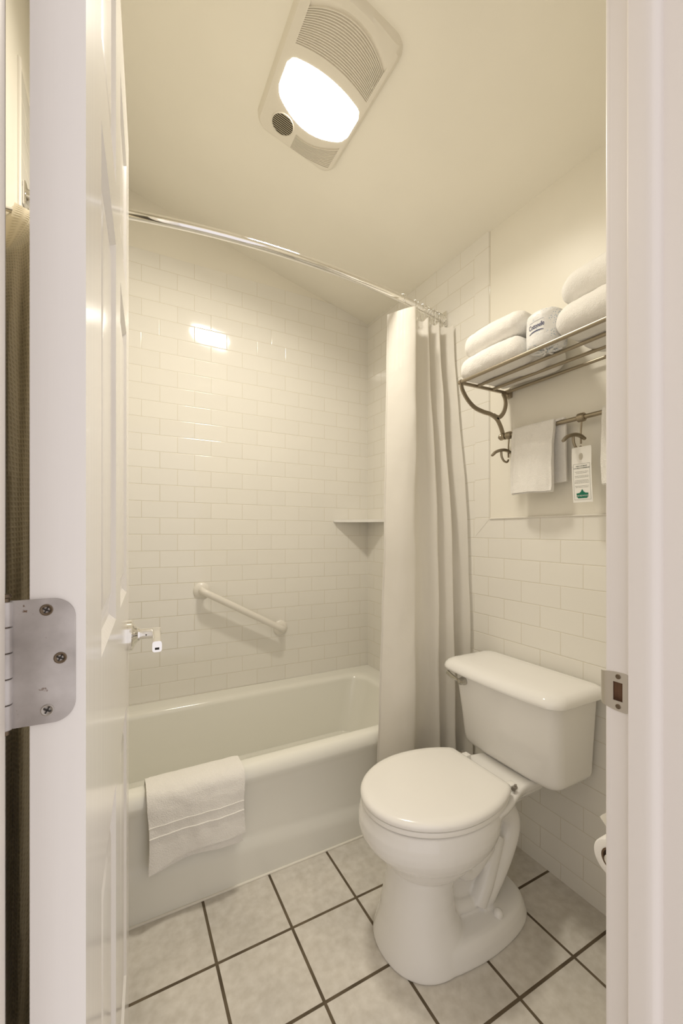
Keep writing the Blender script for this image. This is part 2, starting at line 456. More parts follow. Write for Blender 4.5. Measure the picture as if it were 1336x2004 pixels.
def poly_slab(bm, pts, d):
    a = [bm.verts.new(p) for p in pts]; b = [bm.verts.new(Vector(p)+Vector(d)) for p in pts]
    bm.faces.new(a); bm.faces.new(b[::-1])
    for i in range(len(a)):
        j = (i+1) % len(a); bm.faces.new((a[i], b[i], b[j], a[j]))
# back wall: painted wall with the tile field up to 2.450
bm = nb(); poly_slab(bm, [(L-.1, B+.003, 0), (R+.1, B+.003, 0), (R+.1, B+.003, ceil_z(R+.1, B)+.03), (L-.1, B+.003, ceil_z(L-.1, B)+.03)], (0, .1, 0))
wb = struct('wall_back', bm, M_wallpaint, None)
xt = (2.6384 + .03602*B - 2.450)/.25093
bm = nb(); poly_slab(bm, [(L, B, .30), (R, B, .30), (R, B, ceil_z(R, B)+.002), (xt, B, 2.450), (L, B, 2.450)], (0, .003, 0))
obj('tile_facing', bm, M_tile_back, wb, smooth=None)
# right wall
bm = nb(); poly_slab(bm, [(R+.004, .25, 0), (R+.004, B+.1, 0), (R+.004, B+.1, ceil_z(R, B)+.05), (R+.004, .25, ceil_z(R, .25)+.05)], (.1, 0, 0))
wr = struct('wall_right', bm, M_wallpaint, None)
bm = nb(); poly_slab(bm, [(R, NEAR, 0), (R, NEAR, 1.2135), (R, 1.1835, 1.2135), (R, 1.1835+.0771, 1.1415), (R, 1.1835+.0771, ceil_z(R, 1.26)+.002), (R, B, ceil_z(R, B)+.002), (R, B, 0)], (.004, 0, 0))
obj('tile_facing', bm, M_tile_right, wr, smooth=None)
bm = nb()
z1 = ceil_z(R, 1.2)+.002
poly_slab(bm, [(R-.001, 1.1835, 1.2135), (R-.001, 1.1835, z1), (R-.001, 1.1835+.0765, z1), (R-.001, 1.1835+.0765, 1.1420)], (.006, 0, 0))
bmesh.ops.bevel(bm, geom=[e for e in bm.edges if all(abs(v.co.x-(R-.001)) < 1e-5 and abs(v.co.y-1.1835) < 1e-4 for v in e.verts)], offset=.004, segments=3, affect='EDGES')
obj('bullnose_border', bm, M_tile_border, wr)
bm = nb(); tube(bm, [(R-.001, NEAR, 1.2135), (R-.001, 1.182, 1.2135)], .0035, 8)
obj('bullnose_cap_edge', bm, M_white, wr)
# left wall
bm = nb(); poly_slab(bm, [(L-.003, .25, 0), (L-.003, B+.1, 0), (L-.003, B+.1, ceil_z(L, B)+.05), (L-.003, .25, ceil_z(L, .25)+.05)], (-.1, 0, 0))
wl = struct('wall_left', bm, M_wallpaint, None)
bm = nb(); poly_slab(bm, [(L, 1.41, 0), (L, 1.41, 2.450), (L, B, 2.450), (L, B, 0)], (-.003, 0, 0))
obj('tile_facing', bm, M_tile_left, wl, smooth=None)
bm = nb(); tube(bm, [(L-.002, 1.412, .0), (L-.002, 1.412, 2.450)], .007, 12)
obj('tile_edge_strip', bm, M_white, wl)
# near wall with the doorway
DL, DR, DT = -.0725, .645, 2.062
bm = nb()
box(bm, L-.1, DL-.018, .25, NEAR, 0, 2.75); box(bm, DR+.018, R+.1, .25, NEAR, 0, 2.4); box(bm, DL-.018, DR+.018, .25, NEAR, DT+.018, 2.65)
struct('wall_near', bm, M_wallpaint, None)

# jambs (the door frame)
bm = nb()
box(bm, DL-.018, DL, .245, .3815, 0, DT+.018, .0012, 2)
tl = struct('trim_1', bm, M_trim, label='white painted hinge-side door jamb at the left edge')
bm = nb(); box(bm, DL-.002, DL+.0105, .285, .325, 0, DT, .002, 2); obj('door_stop', bm, M_trim, tl)
bm = nb()
# strike-side jamb with a mortise for the latch
mz0, mz1, my0, my1 = .9135, .9408, .3420, .3550
q = .004
box(bm, DR, DR+.018, .245, my0-q, 0, DT+.018, .0012, 2)
box(bm, DR, DR+.018, my1+q, .3665, 0, DT+.018, .0015, 3)
box(bm, DR, DR+.018, my0-q-.001, my1+q+.001, 0, mz0-q); box(bm, DR, DR+.018, my0-q-.001, my1+q+.001, mz1+q, DT+.018)
tr_ = struct('trim_2', bm, M_trim, label='white painted strike-side door jamb on the right')
bm = nb()
prof = [(DR+.004, .3298), (DR-.0105, .3298), (DR-.0125, .3285), (DR-.0125, .308), (DR-.0118, .300), (DR-.0085, .2945), (DR-.003, .2915), (DR+.004, .2910)]
poly_slab(bm, [(x, y, 0) for x, y in prof], (0, 0, DT))
obj('door_stop', bm, M_trim, tr_)
bm = nb(); box(bm, DR+.007, DR+.03, my0-.006, my1+.006, mz0-.006, mz1+.006); obj('mortise_wood', bm, M_rawwood, tr_)
# strike plate: D-shaped plate with a curled lip past the jamb edge
sp_z = .9271
def strike():
    bm = nb()
    zc, hh = sp_z, .0285
    x = DR-.0014
    def z_of(y):     # half height tapers towards the lip
        return hh if y < .349 else lerp(hh, .0225, ((y-.349)/.030)**1.4)
    ys = [.3353, .3360, .3375, .340, my0, .3455, .3485, .3515, my1, .3585, .362, .3660, .369, .372, .375, .3775]
    def corner(y):
        if y < .3385: return .003*(1-math.sqrt(max(0, 1-((.3385-y)/.0048)**2)))*1.6
        return 0
    zs = [1, .75, (mz1-zc)/hh, .2, -.2, (mz0-zc)/hh, -.75, -1]
    G = []
    for y in ys:
        h_ = z_of(y)-corner(y)
        curl = 0 if y < .3665 else .0085*((y-.3665)/.011)**2
        row = []
        for s in zs:
            zz = zc+s*h_ if abs(s) == 1 or y > .355 else zc + max(-h_, min(h_, s*hh))
            row.append(Vector((x+curl, y, zz)))
        G.append(row)
    T = .0016
    A = [[bm.verts.new(p) for p in r] for r in G]; Bk = [[bm.verts.new(p+Vector((T, 0, 0))) for p in r] for r in G]
    hole = set()
    for i in range(len(ys)-1):
        for j in range(len(zs)-1):
            if my0-1e-6 <= ys[i] < my1-1e-6 and 2 <= j <= 4:
                hole.add((i, j)); continue
            bm.faces.new((A[i][j], A[i+1][j], A[i+1][j+1], A[i][j+1])); bm.faces.new((Bk[i][j], Bk[i][j+1], Bk[i+1][j+1], Bk[i+1][j]))
    es = [e for e in bm.edges if e.is_boundary]
    done = {}
    for i in range(len(A)):
        for j in range(len(A[0])): done[A[i][j]] = Bk[i][j]
    for e in es:
        a, b = e.verts
        if a in done and b in done:
            try: bm.faces.new((a, b, done[b], done[a]))
            except ValueError: pass
    p = obj('strike_plate', bm, M_strike, tr_, smooth=30)
    p['label'] = 'brushed steel strike plate with a curled lip'
    for zz in (.9491, .9055):
        b2 = nb(); lathe(b2, [(.0036, 0), (.0036, -.0008), (.0028, -.0014), (.0006, -.0012)], (DR-.0012, .348, zz), 'x', 20)
        sc = obj('screw', b2, M_rust, p)
        b2 = nb()
        box(b2, DR-.0030, DR-.0024, .3465-.0022, .3465+.0022, zz-.0004, zz+.0004); box(b2, DR-.0030, DR-.0024, .3465-.0004, .3465+.0004, zz-.0022, zz+.0022)
strike()
bm = nb(); box(bm, DL-.018, DR+.018, .245, NEAR+.001, DT, DT+.018); box(bm, DL, DR, .29, .3275, DT-.012, DT)
struct('trim_3', bm, M_trim, label='white painted head jamb over the doorway')

# ------------------------------------------------------------------ the door, opened into the room
D0 = Vector((-.0224, .371, 0)); DE = Vector((.0583, .9983, 0)).normalized(); DN = Vector((DE.y, -DE.x, 0))
DW, DH, DZ = .710, 2.046, .012
DM = Matrix((( DE.x, -DN.x, 0, D0.x), (DE.y, -DN.y, 0, D0.y), (0, 0, 1, 0), (0, 0, 0, 1)))   # local: a along width, b into thickness, z
def dpt(a, b, z): return DM @ Vector((a, b, z))
def build_door():
    bm = nb(); T = .035
    cols = [(.112, .312), (.410, .610)]; rows = [(.235, .80), (1.035, 1.575), (1.66, 1.925)]
    xs = sorted({0, DW} | {v for c in cols for v in c}); zs = sorted({DZ, DH} | {v for r in rows for v in r})
    def side(b, s):
        P = {}
        def V(a, z, d=0):
            k = (round(a, 5), round(z, 5), round(d, 5))
            if k not in P: P[k] = bm.verts.new(dpt(a, b+s*d, z))
            return P[k]
        for i in range(len(xs)-1):
            for j in range(len(zs)-1):
                if (xs[i], xs[i+1]) in cols and (zs[j], zs[j+1]) in rows:
                    x0, x1, z0, z1 = xs[i], xs[i+1], zs[j], zs[j+1]
                    steps = [(0, 0), (.004, .003), (.010, .008), (.015, .009), (.024, .009), (.045, .003), (.050, .0025)]
                    prev = None
                    for ins, d in steps:
                        r = [V(x0+ins, z0+ins, d), V(x1-ins, z0+ins, d), V(x1-ins, z1-ins, d), V(x0+ins, z1-ins, d)]
                        if prev:
                            for q in range(4): bm.faces.new((prev[q], prev[(q+1) % 4], r[(q+1) % 4], r[q]))
                        prev = r
                    bm.faces.new(prev)
                else: bm.faces.new((V(xs[i], zs[j]), V(xs[i+1], zs[j]), V(xs[i+1], zs[j+1]), V(xs[i], zs[j+1])))
        return V
    A = side(0, 1); Bb = side(T, -1)
    for i in range(len(xs)-1):
        for z in (DZ, DH): bm.faces.new((A(xs[i], z), A(xs[i+1], z), Bb(xs[i+1], z), Bb(xs[i], z)))
    for j in range(len(zs)-1):
        for x in (0, DW): bm.faces.new((A(x, zs[j]), A(x, zs[j+1]), Bb(x, zs[j+1]), Bb(x, zs[j])))
    return bm
door = struct('door_1', build_door(), M_door, 25, 'white six-panel door swung open into the bathroom')
# hinge in the middle of the door's edge
def hinge(zc, parent):
    bm = nb(); hz = .0455; N = 10
    x0, x1 = .0065, .0475; rr = .014
    out = [(x1, -hz), (x1, hz)]
    out += [(x0+rr-rr*math.sin(PI/2*k/N), hz-rr+rr*math.cos(PI/2*k/N)) for k in range(N+1)]
    out += [(x0+rr-rr*math.cos(PI/2*k/N), -hz+rr-rr*math.sin(PI/2*k/N)) for k in range(N+1)]
    a = [bm.verts.new(dpt(-.0022, b, zc+z)) for b, z in out]; b_ = [bm.verts.new(dpt(.0003, b, zc+z)) for b, z in out]
    bm.faces.new(a); bm.faces.new(b_[::-1])
    for i in range(len(a)):
        j = (i+1) % len(a); bm.faces.new((a[i], b_[i], b_[j], a[j]))
    h = obj('hinge_leaf', bm, M_worn, parent, smooth=30); h['label'] = 'worn grey steel hinge leaf with rounded corners'
    bc = dpt(-.003, .0490, 0); bc.z = 0
    for k in range(5):
        z0 = zc-hz+k*.0182; b2 = nb()
        lathe(b2, [(.0046, z0+.0004), (.0050, z0+.0009), (.0050, z0+.0173), (.0046, z0+.0178)], bc, 'z', 20)
        obj('knuckle', b2, M_worn, h)
    b2 = nb(); lathe(b2, [(.0032, zc-hz-.003), (.0032, zc+hz+.002), (.0045, zc+hz+.003), (.0035, zc+hz+.005)], bc, 'z', 16)
    obj('hinge_pin', b2, M_rust, h)
    for (bb, zz), mm in zip(((.0245, .0375), (.0160, .0015), (.0240, -.0358)), (M_rust, M_rust, M_screw)):
        b2 = nb(); c_ = dpt(-.0022, bb, zc+zz); ax = -DE
        lathe(b2, [(.0042, -.001), (.0042, .0004), (.0036, .0006), (.0012, -.0003)], c_, ax, 20)
        s_ = obj('screw', b2, mm, h)
        for ang in (0, 1):
            pass
        b3 = nb()
        Mx = Matrix.Translation(c_ + ax*.0006) @ Matrix(((DE.x, -DN.x, 0, 0), (DE.y, -DN.y, 0, 0), (0, 0, 1, 0), (0, 0, 0, 1))) @ Matrix.Rotation(.5, 4, 'X')
        box(b3, -.0003, .0003, -.0024, .0024, -.0005, .0005, M=Mx); box(b3, -.0003, .0003, -.0005, .0005, -.0024, .0024, M=Mx)
        obj('screw_recess', b3, M_dark, h, smooth=None)
hinge(1.0665, door)
# lever handle
def lever(parent):
    zc = .936; a0 = DW-.062; c_ = dpt(a0, 0, zc)
    bm = nb(); lathe(bm, [(.0335, -.0002), (.0335, .009), (.031, .0115), (.024, .014), (.0145, .021), (.0145, .024)], c_, DN, 40)
    h = obj('door_handle', bm, M_chrome, parent); h['label'] = 'chrome lever handle'
    bm = nb(); lathe(bm, [(.0112, .020), (.0112, .048), (.0118, .050), (.0118, .064), (.0100, .067)], c_, DN, 28)
    obj('neck', bm, M_chrome, h)
    bm = nb(); s = c_ + DN*.0575
    pts = spline([s + DE*.006, s - DE*.03 + Vector((0, 0, .002)), s - DE*.065 + Vector((0, 0, .001)), s - DE*.098 - Vector((0, 0, .002)), s-DE*.112-Vector((0, 0, .003))], 6)
    n_ = len(pts); tube(bm, pts, [1.0+.06*math.sin(i/n_*9) for i in range(n_)], 20, True, (.0105, .0085))
    obj('lever', bm, M_chrome, h)
    e_ = s - DE*.112 - Vector((0, 0, .003)); bm = nb(); box(bm, -.0006, .0006, -.004, .004, -.002, .002, M=Matrix.Translation(e_ - DE*.0002 - Vector((0, 0, .004))) @ Matrix(((DE.x, -DN.x, 0, 0), (DE.y, -DN.y, 0, 0), (0, 0, 1, 0), (0, 0, 0, 1)))); obj('lever_slot', bm, M_dark, h)
    bm = nb(); lathe(bm, [(.0015, 0), (.0015, .0012)], c_ + DN*.037 - DE*.0108, -DE, 10)
    obj('set_screw', bm, M_dark, h)
lever(door)

# ================================================================== BATHTUB
TZ = .376
def build_tub():
    x0, x1, y0, y1 = L, R, 1.366, B
    n = 26
    def rect(xa, xb, ya, yb, z, r, zfn=None):
        """rounded rectangle ring, fixed vertex count"""
        pts = []
        for cx_, cy_, a0 in ((xb-r, yb-r, 0), (xa+r, yb-r, PI/2), (xa+r, ya+r, PI), (xb-r, ya+r, 3*PI/2)):
            for k in range(n):
                a = a0 + PI/2*k/(n-1)
                pts.append(Vector((cx_+r*math.cos(a), cy_+r*math.sin(a), z)))
        return pts
    bm = nb(); rings = []
    # apron and outer skin up to the rim
    e = .0008
    rings.append(rect(x0+e, x1-e, y0, y1-e, 0, .004))
    rings.append(rect(x0+e, x1-e, y0+.0005, y1-e, .085, .004))
    rings.append(rect(x0+e, x1-e, y0+.002, y1-e, .108, .004))
    rings.append(rect(x0+e, x1-e, y0+.010, y1-e, .128, .004))
    rings.append(rect(x0+e, x1-e, y0+.013, y1-e, .150, .004))
    rings.append(rect(x0+e, x1-e, y0+.013, y1-e, .300, .004))
    rings.append(rect(x0+e, x1-e, y0+.008, y1-e, .318, .004))
    for k in range(0, 7):
        a = PI/2*k/6
        rings.append(rect(x0+e, x1-e, y0+.002+.030*(1-math.cos(a)), y1-e, TZ-.045+.045*math.sin(a), .004+.001*k))
    # flat rim, then in over a soft lip and down into the basin
    rings.append(rect(x0+.05, x1-.07, y0+.052, y1-.070, TZ, .08))
    ix0, ix1, iy0, iy1 = x0+.075, x1-.115, y0+.070, y1-.100
    for k in range(1, 7):
        a = PI/2*k/6
        rings.append(rect(ix0-.02+.028*math.sin(a), ix1+.02-.028*math.sin(a), iy0-.014+.024*math.sin(a), iy1+.014-.024*math.sin(a), TZ-.026*(1-math.cos(a)), .085))
    for t in (.15, .35, .55, .75, .88):
        rings.append(rect(ix0+.01+.05*t, ix1-.01-.05*t-.05*t*t, iy0+.01+.045*t, iy1-.01-.045*t, lerp(TZ-.026, .075, t), .09))
    for k in range(1, 6):
        a = PI/2*k/5
        rings.append(rect(ix0+.054+.04*math.sin(a), ix1-.102-.05*math.sin(a), iy0+.05+.04*math.sin(a), iy1-.05-.04*math.sin(a), lerp(.11, .072, 0)-.045*(1-math.cos(a)), .09))
    rings.append(rect(ix0+.3, ix1-.3, iy0+.16, iy1-.16, .060, .06))
    for r_ in rings[1:6]:
        for p in r_:
            if p.y < y0+.02: p.z += max(-.050, min(.045, (.35-p.x)*.10))*(1 if p.z < .2 else 0)
    loft(bm, rings, False, True)
    bmesh.ops.recalc_face_normals(bm, faces=bm.faces)
    return bm
tub = thing('bathtub', 'long white alcove bathtub below the subway-tiled back wall', 'bathtub', (.53, 1.366, 0))
obj('tub_body', build_tub(), M_tub, tub, smooth=50)
bm = nb(); tube(bm, [(-.1, 1.3645, .002), (.5, 1.3645, .002), (R-.002, 1.3645, .002)], .0042, 10)
obj('caulk_line', bm, M_caulk, tub)
bm = nb(); lathe(bm, [(.030, 0), (.030, .002), (.026, .004), (.010, .003)], (-.05, 1.72, .061), 'z', 28); obj('drain', bm, M_chrome, tub)

# ================================================================== TOILET
TY = .953
def egg(xf, xb, hw, z, n=64, xc=None, ef=2.0, eb=2.3, yc=TY, hb=None):
    """egg ring: front at xf (towards -x), back at xb, half width hw"""
    xc = (xf+xb)/2 if xc is None else xc; pts = []
    for k in range(n):
        a = 2*PI*k/n; c_, s_ = math.cos(a), math.sin(a)
        e = eb if c_ > 0 else ef
        A = (xb-xc) if c_ > 0 else (xc-xf)
        pts.append(Vector((xc + A*math.copysign(abs(c_)**(2/e), c_), yc + hw*math.copysign(abs(s_)**(2/e), s_), z)))
    return pts
toilet = thing('toilet', 'white two-piece toilet with closed round lid by the right wall', 'toilet', (.9, TY, 0))
def build_bowl(bm):
    rings = []
    T = [ # z, xf, xb, hw, xc
        (.205, .690, .89, .080, .79), (.214, .680, .90, .096, .79), (.226, .670, .92, .110, .80), (.244, .658, .935, .122, .80), (.262, .650, .945, .129, .80), (.2735, .647, .950, .132, .80), (.276, .634, .962, .145, .80), (.281, .625, .968, .153, .80),
        (.292, .611, .977, .161, .805), (.308, .597, .986, .169, .81), (.325, .588, .994, .175, .81),
        (.342, .584, 1.0, .178, .81), (.364, .585, 1.005, .178, .81), (.384, .590, 1.008, .174, .81), (.391, .594, 1.008, .171, .81), (.394, .600, 1.002, .165, .81)]
    for z, xf, xb, hw, xc in T: rings.append(egg(xf, xb, hw, z, xc=xc, ef=2.1, eb=2.2))
    loft(bm, rings, True, True)
def build_pedestal(bm):
    # the front column flaring into the foot
    rings = [egg(xf, xb, hw, z, xc=xc, ef=2.2, eb=2.4) for z, xf, xb, hw, xc in [
        (.0, .636, .89, .134, .77), (.006, .633, .89, .137, .77), (.014, .635, .89, .136, .77), (.04, .642, .88, .128, .765), (.07, .650, .865, .117, .76), (.10, .656, .85, .107, .755), (.14, .664, .845, .099, .755),
        (.18, .670, .845, .095, .76), (.216, .674, .86, .095, .765)]]
    loft(bm, rings, True, True)
    # the low rear foot
    def foot(dx, z, shr=0.0):
        P = [(.70, .05), (.71, .09), (.73, .118), (.77, .134), (.83, .142), (.89, .145), (.96, .141), (1.015, .132), (1.060, .118), (1.092, .097), (1.110, .070), (1.116, .035)]
        up = [(x + (0 if x < .9 else -dx), TY + (y-dx)) for x, y in P]; dn = [(x + (0 if x < .9 else -dx), TY - (y-dx)) for x, y in P]
        c2 = spline([(x, y, z) for x, y in dn], 3) + spline([(x, y, z) for x, y in up[::-1]], 3)
        return c2
    rings = [foot(0, 0), foot(-.002, .006), foot(-.001, .014), foot(.004, .035), foot(.009, .048), foot(.016, .056), foot(.028, .060)]
    loft(bm, rings, True, True)
def build_trap(bm):
    # central web from the bowl back to the outlet
    rings = []
    for z, xf, xb, hw in [(.045, .80, 1.03, .050), (.09, .79, 1.03, .045), (.15, .78, 1.04, .040), (.21, .78, 1.06, .042), (.27, .80, 1.075, .048), (.31, .83, 1.08, .055)]:
        rings.append(egg(xf, xb, hw, z, 48, eb=3, ef=3))
    loft(bm, rings, True, True)
    for s in (-1, 1):
        y = TY + s*.040
        p = spline([(.93, y, .235), (.965, y, .290), (1.02, y, .312), (1.070, y, .285), (1.082, y, .235), (1.055, y+s*.004, .180), (1.02, y+s*.010, .140), (.990, y+s*.012, .105), (.962, y+s*.012, .072), (.945, y+s*.008, .05)], 5)
        tube(bm, p, [.040-.009*min(1, i/len(p)*1.3) for i in range(len(p))], 20)
        p = spline([(.86, y, .20), (.905, y+s*.006, .165), (.96, y+s*.010, .205), (.985, y+s*.006, .222)], 5)
        tube(bm, p, [.024, ]*len(p), 18)
        p = spline([(.80, y, .12), (.85, y+s*.004, .085), (.90, y+s*.008, .075), (.93, y+s*.008, .07)], 4)
        tube(bm, p, .022, 16)
        p = spline([(1.03, y, .225), (.985, y+s*.014, .165), (.955, y+s*.018, .115), (.93, y+s*.016, .07)], 5)
        tube(bm, p, [.024+.004*i/len(p) for i in range(len(p))], 18)
def build_deck(bm):
    rings = []
    # shoulder behind the seat that carries the tank; tapers underneath
    for z, xf, xb, h0, h1 in [(.30, .93, 1.09, .060, .050), (.325, .93, 1.15, .085, .066), (.35, .92, 1.20, .125, .088), (.372, .92, 1.215, .150, .100), (.386, .92, 1.220, .156, .104), (.3925, .92, 1.217, .153, .101), (.395, .93, 1.21, .145, .095)]:
        n = 20; up = []
        for k in range(n+1):
            t = k/n; x = lerp(xf, xb, t); q = min(1, t/.62)
            hw = lerp(h0, h1, q*q*(3-2*q))
            if t > .9: hw -= (hw*.10)*((t-.9)/.1)**2
            up.append((x, hw))
        rings.append([Vector((x, TY-h, z)) for x, h in up] + [Vector((x, TY+h, z)) for x, h in up[::-1]])
    loft(bm, rings, True, True)
bm = nb(); build_bowl(bm); build_pedestal(bm); build_trap(bm); build_deck(bm)
body = obj('bowl', bm, M_china, toilet, smooth=None)
md = body.modifiers.new('fuse', 'REMESH'); md.mode = 'VOXEL'; md.voxel_size = .0032; md.use_smooth_shade = True
ms = body.modifiers.new('soften', 'CORRECTIVE_SMOOTH') if False else body.modifiers.new('soften', 'SMOOTH'); ms.factor = .5; ms.iterations = 4
def lidring(inset, z):
    n = 72; pts = []; xc = .810
    for k in range(n):
        a = 2*PI*k/n; c_, s_ = math.cos(a), math.sin(a)
        if c_ <= 0: x = xc + (.222-inset)*c_; y = (.1785-inset)*s_
        else:
            x = xc + (.262-inset)*c_*.98; y = (.1785-inset)*math.copysign(abs(s_)**.98, s_)
            x = min(x, 1.002-inset)
        pts.append(Vector((x, TY+y, z)))
    return pts
bm = nb(); loft(bm, [lidring(.012, .3965), lidring(.004, .398), lidring(.003, .404), lidring(.004, .410), lidring(.010, .4125)]); obj('seat', bm, M_seat, toilet, smooth=50)
bm = nb(); loft(bm, [lidring(.008, .4135), lidring(.001, .4150), lidring(0, .420), lidring(.0015, .4255), lidring(.006, .4305), lidring(.013, .4335), lidring(.03, .4350), lidring(.08, .4362), lidring(.15, .4366)]); sl = obj('lid', bm, M_seat, toilet, smooth=50)
for s in (-1, 1):
    bm = nb(); box(bm, 1.018, 1.045, TY+s*.092-.012, TY+s*.092+.012, .392, .412, .003, 2)
    hg = obj('seat_hinge', bm, M_seat, toilet)
    bm = nb(); tube(bm, [(1.016, TY+s*.108-.004, .4085), (1.034, TY+s*.108, .407)], .0055, 12); tube(bm, [(1.030, TY+s*.104, .397), (1.030, TY+s*.110, .415)], .004, 10)
    o_ = obj('hinge_fitting', bm, M_screw, hg); o_['label'] = 'small metal hinge fitting'
    bm = nb(); lathe(bm, [(.014, 0), (.0138, .006), (.0115, .013), (.006, .018), (.001, .0195)], (.962, TY+s*.105, .0575), (0, s*.25, 1), 24)
    obj('bolt_cap', bm, M_china, toilet)
def tankring(z, t, grow=0.0):
    """t 0 bottom .. 1 top"""
    hw = lerp(.192, .2085, t) + grow; xf = lerp(1.100, 1.068, t) - grow; xb = 1.275; n = 14; r = .035; pts = []
    def fx(y): return xf + .012*((y-TY)/hw)**2
    up = []
    for k in range(n+1):
        y = TY - (hw-r) + 2*(hw-r)*k/n
        up.append((fx(y), y))
    out = [Vector((x, y, z)) for x, y in up]
    xfc = fx(TY+hw-r)
    for k in range(1, 9):
        a = PI/2*k/8; out.append(Vector((xfc + r*(1-math.cos(a)), TY+hw-r+r*math.sin(a), z)))
    rb = .012
    for k in range(0, 5):
        a = PI/2*k/4; out.append(Vector((xb-rb+rb*math.sin(a), TY+hw-rb+rb*math.cos(a), z)))
    for k in range(0, 5):
        a = PI/2*k/4; out.append(Vector((xb-rb+rb*math.cos(a), TY-hw+rb-rb*math.sin(a), z)))
    for k in range(0, 8):
        a = PI/2*k/8; out.append(Vector((xfc + r*(1-math.sin(a)), TY-hw+r-r*math.cos(a), z)))
    return out
bm = nb()
def shrink(ring, d, cz):
    c_ = Vector((1.185, TY, cz)); out = []
    for p in ring:
        q = Vector((p.x, p.y, 0)) - Vector((c_.x, c_.y, 0))
        k = 1 - d/max(.03, q.length); out.append(Vector((c_.x+q.x*k, c_.y+q.y*k, p.z)))
    return out
rings = [shrink(tankring(.392, 0), .060, 0), shrink(tankring(.394, 0), .028, 0), shrink(tankring(.400, 0), .010, 0), shrink(tankring(.412, .03), .002, 0), tankring(.43, .05), tankring(.52, .36), tankring(.60, .68), tankring(.674, .98)]
for r_ in rings[:4]:
    for p in r_: p.z += .008*((p.y-TY)/.2)**2
loft(bm, rings); obj('tank', bm, M_china, toilet, smooth=40)
LY = TY-.006
def lidr(grow, z):
    n = 22; pts = []
    hw = .2320+grow; xb = 1.288+min(0, grow); r = .05
    def fx(y): return 1.020 - grow + .020*(abs(y-LY)/hw)**2.5
    out = [Vector((fx(y), y, z)) for y in [LY-(hw-r)+2*(hw-r)*k/n for k in range(n+1)]]
    xfc = fx(LY+hw-r)
    for k in range(1, 11):
        a = PI/2*k/10; out.append(Vector((xfc+r*(1-math.cos(a)), LY+hw-r+r*math.sin(a), z)))
    rb = .03
    for k in range(0, 7):
        a = PI/2*k/6; out.append(Vector((xb-rb+rb*math.sin(a), LY+hw-rb+rb*math.cos(a), z)))
    for k in range(0, 7):
        a = PI/2*k/6; out.append(Vector((xb-rb+rb*math.cos(a), LY-hw+rb-rb*math.sin(a), z)))
    for k in range(0, 10):
        a = PI/2*k/10; out.append(Vector((xfc+r*(1-math.sin(a)), LY-hw+r-r*math.cos(a), z)))
    return out
bm = nb(); loft(bm, [lidr(-.012, .6705), lidr(-.003, .671), lidr(0, .674), lidr(0, .681), lidr(-.003, .690), lidr(-.010, .6985), lidr(-.020, .7035), lidr(-.034, .7065), lidr(-.06, .708), lidr(-.09, .7085)])
obj('tank_lid', bm, M_china, toilet, smooth=50)
bm = nb(); fx0 = 1.077; fy0 = TY+.147; fz0 = .634
lathe(bm, [(.0150, -.004), (.0150, .004), (.0125, .009), (.0115, .018), (.0085, .023), (.003, .025)], (fx0, fy0, fz0), (-1, 0, 0), 28)
fl = obj('flush_handle', bm, M_flush, toilet); fl['label'] = 'chrome flush handle'
bm = nb(); p = spline([(fx0-.015, fy0, fz0), (fx0-.020, fy0+.018, fz0+.003), (fx0-.023, fy0+.040, fz0+.011), (fx0-.024, fy0+.058, fz0+.018)], 6)
tube(bm, p, [1.0+.5*i/len(p) for i in range(len(p))], 16, True, (.0055, .0036)); obj('flush_lever', bm, M_flush, fl)
bm = nb(); lathe(bm, [(.008, 0), (.008, -.014), (.004, -.018)], (1.150, TY-.085, .405), 'z', 14)
o_ = obj('tank_bolt', bm, M_black, toilet)
bm = nb(); box(bm, 1.13, 1.235, TY-.09, TY+.09, .385, .400, .004, 2); obj('tank_gasket', bm, M_china, toilet)

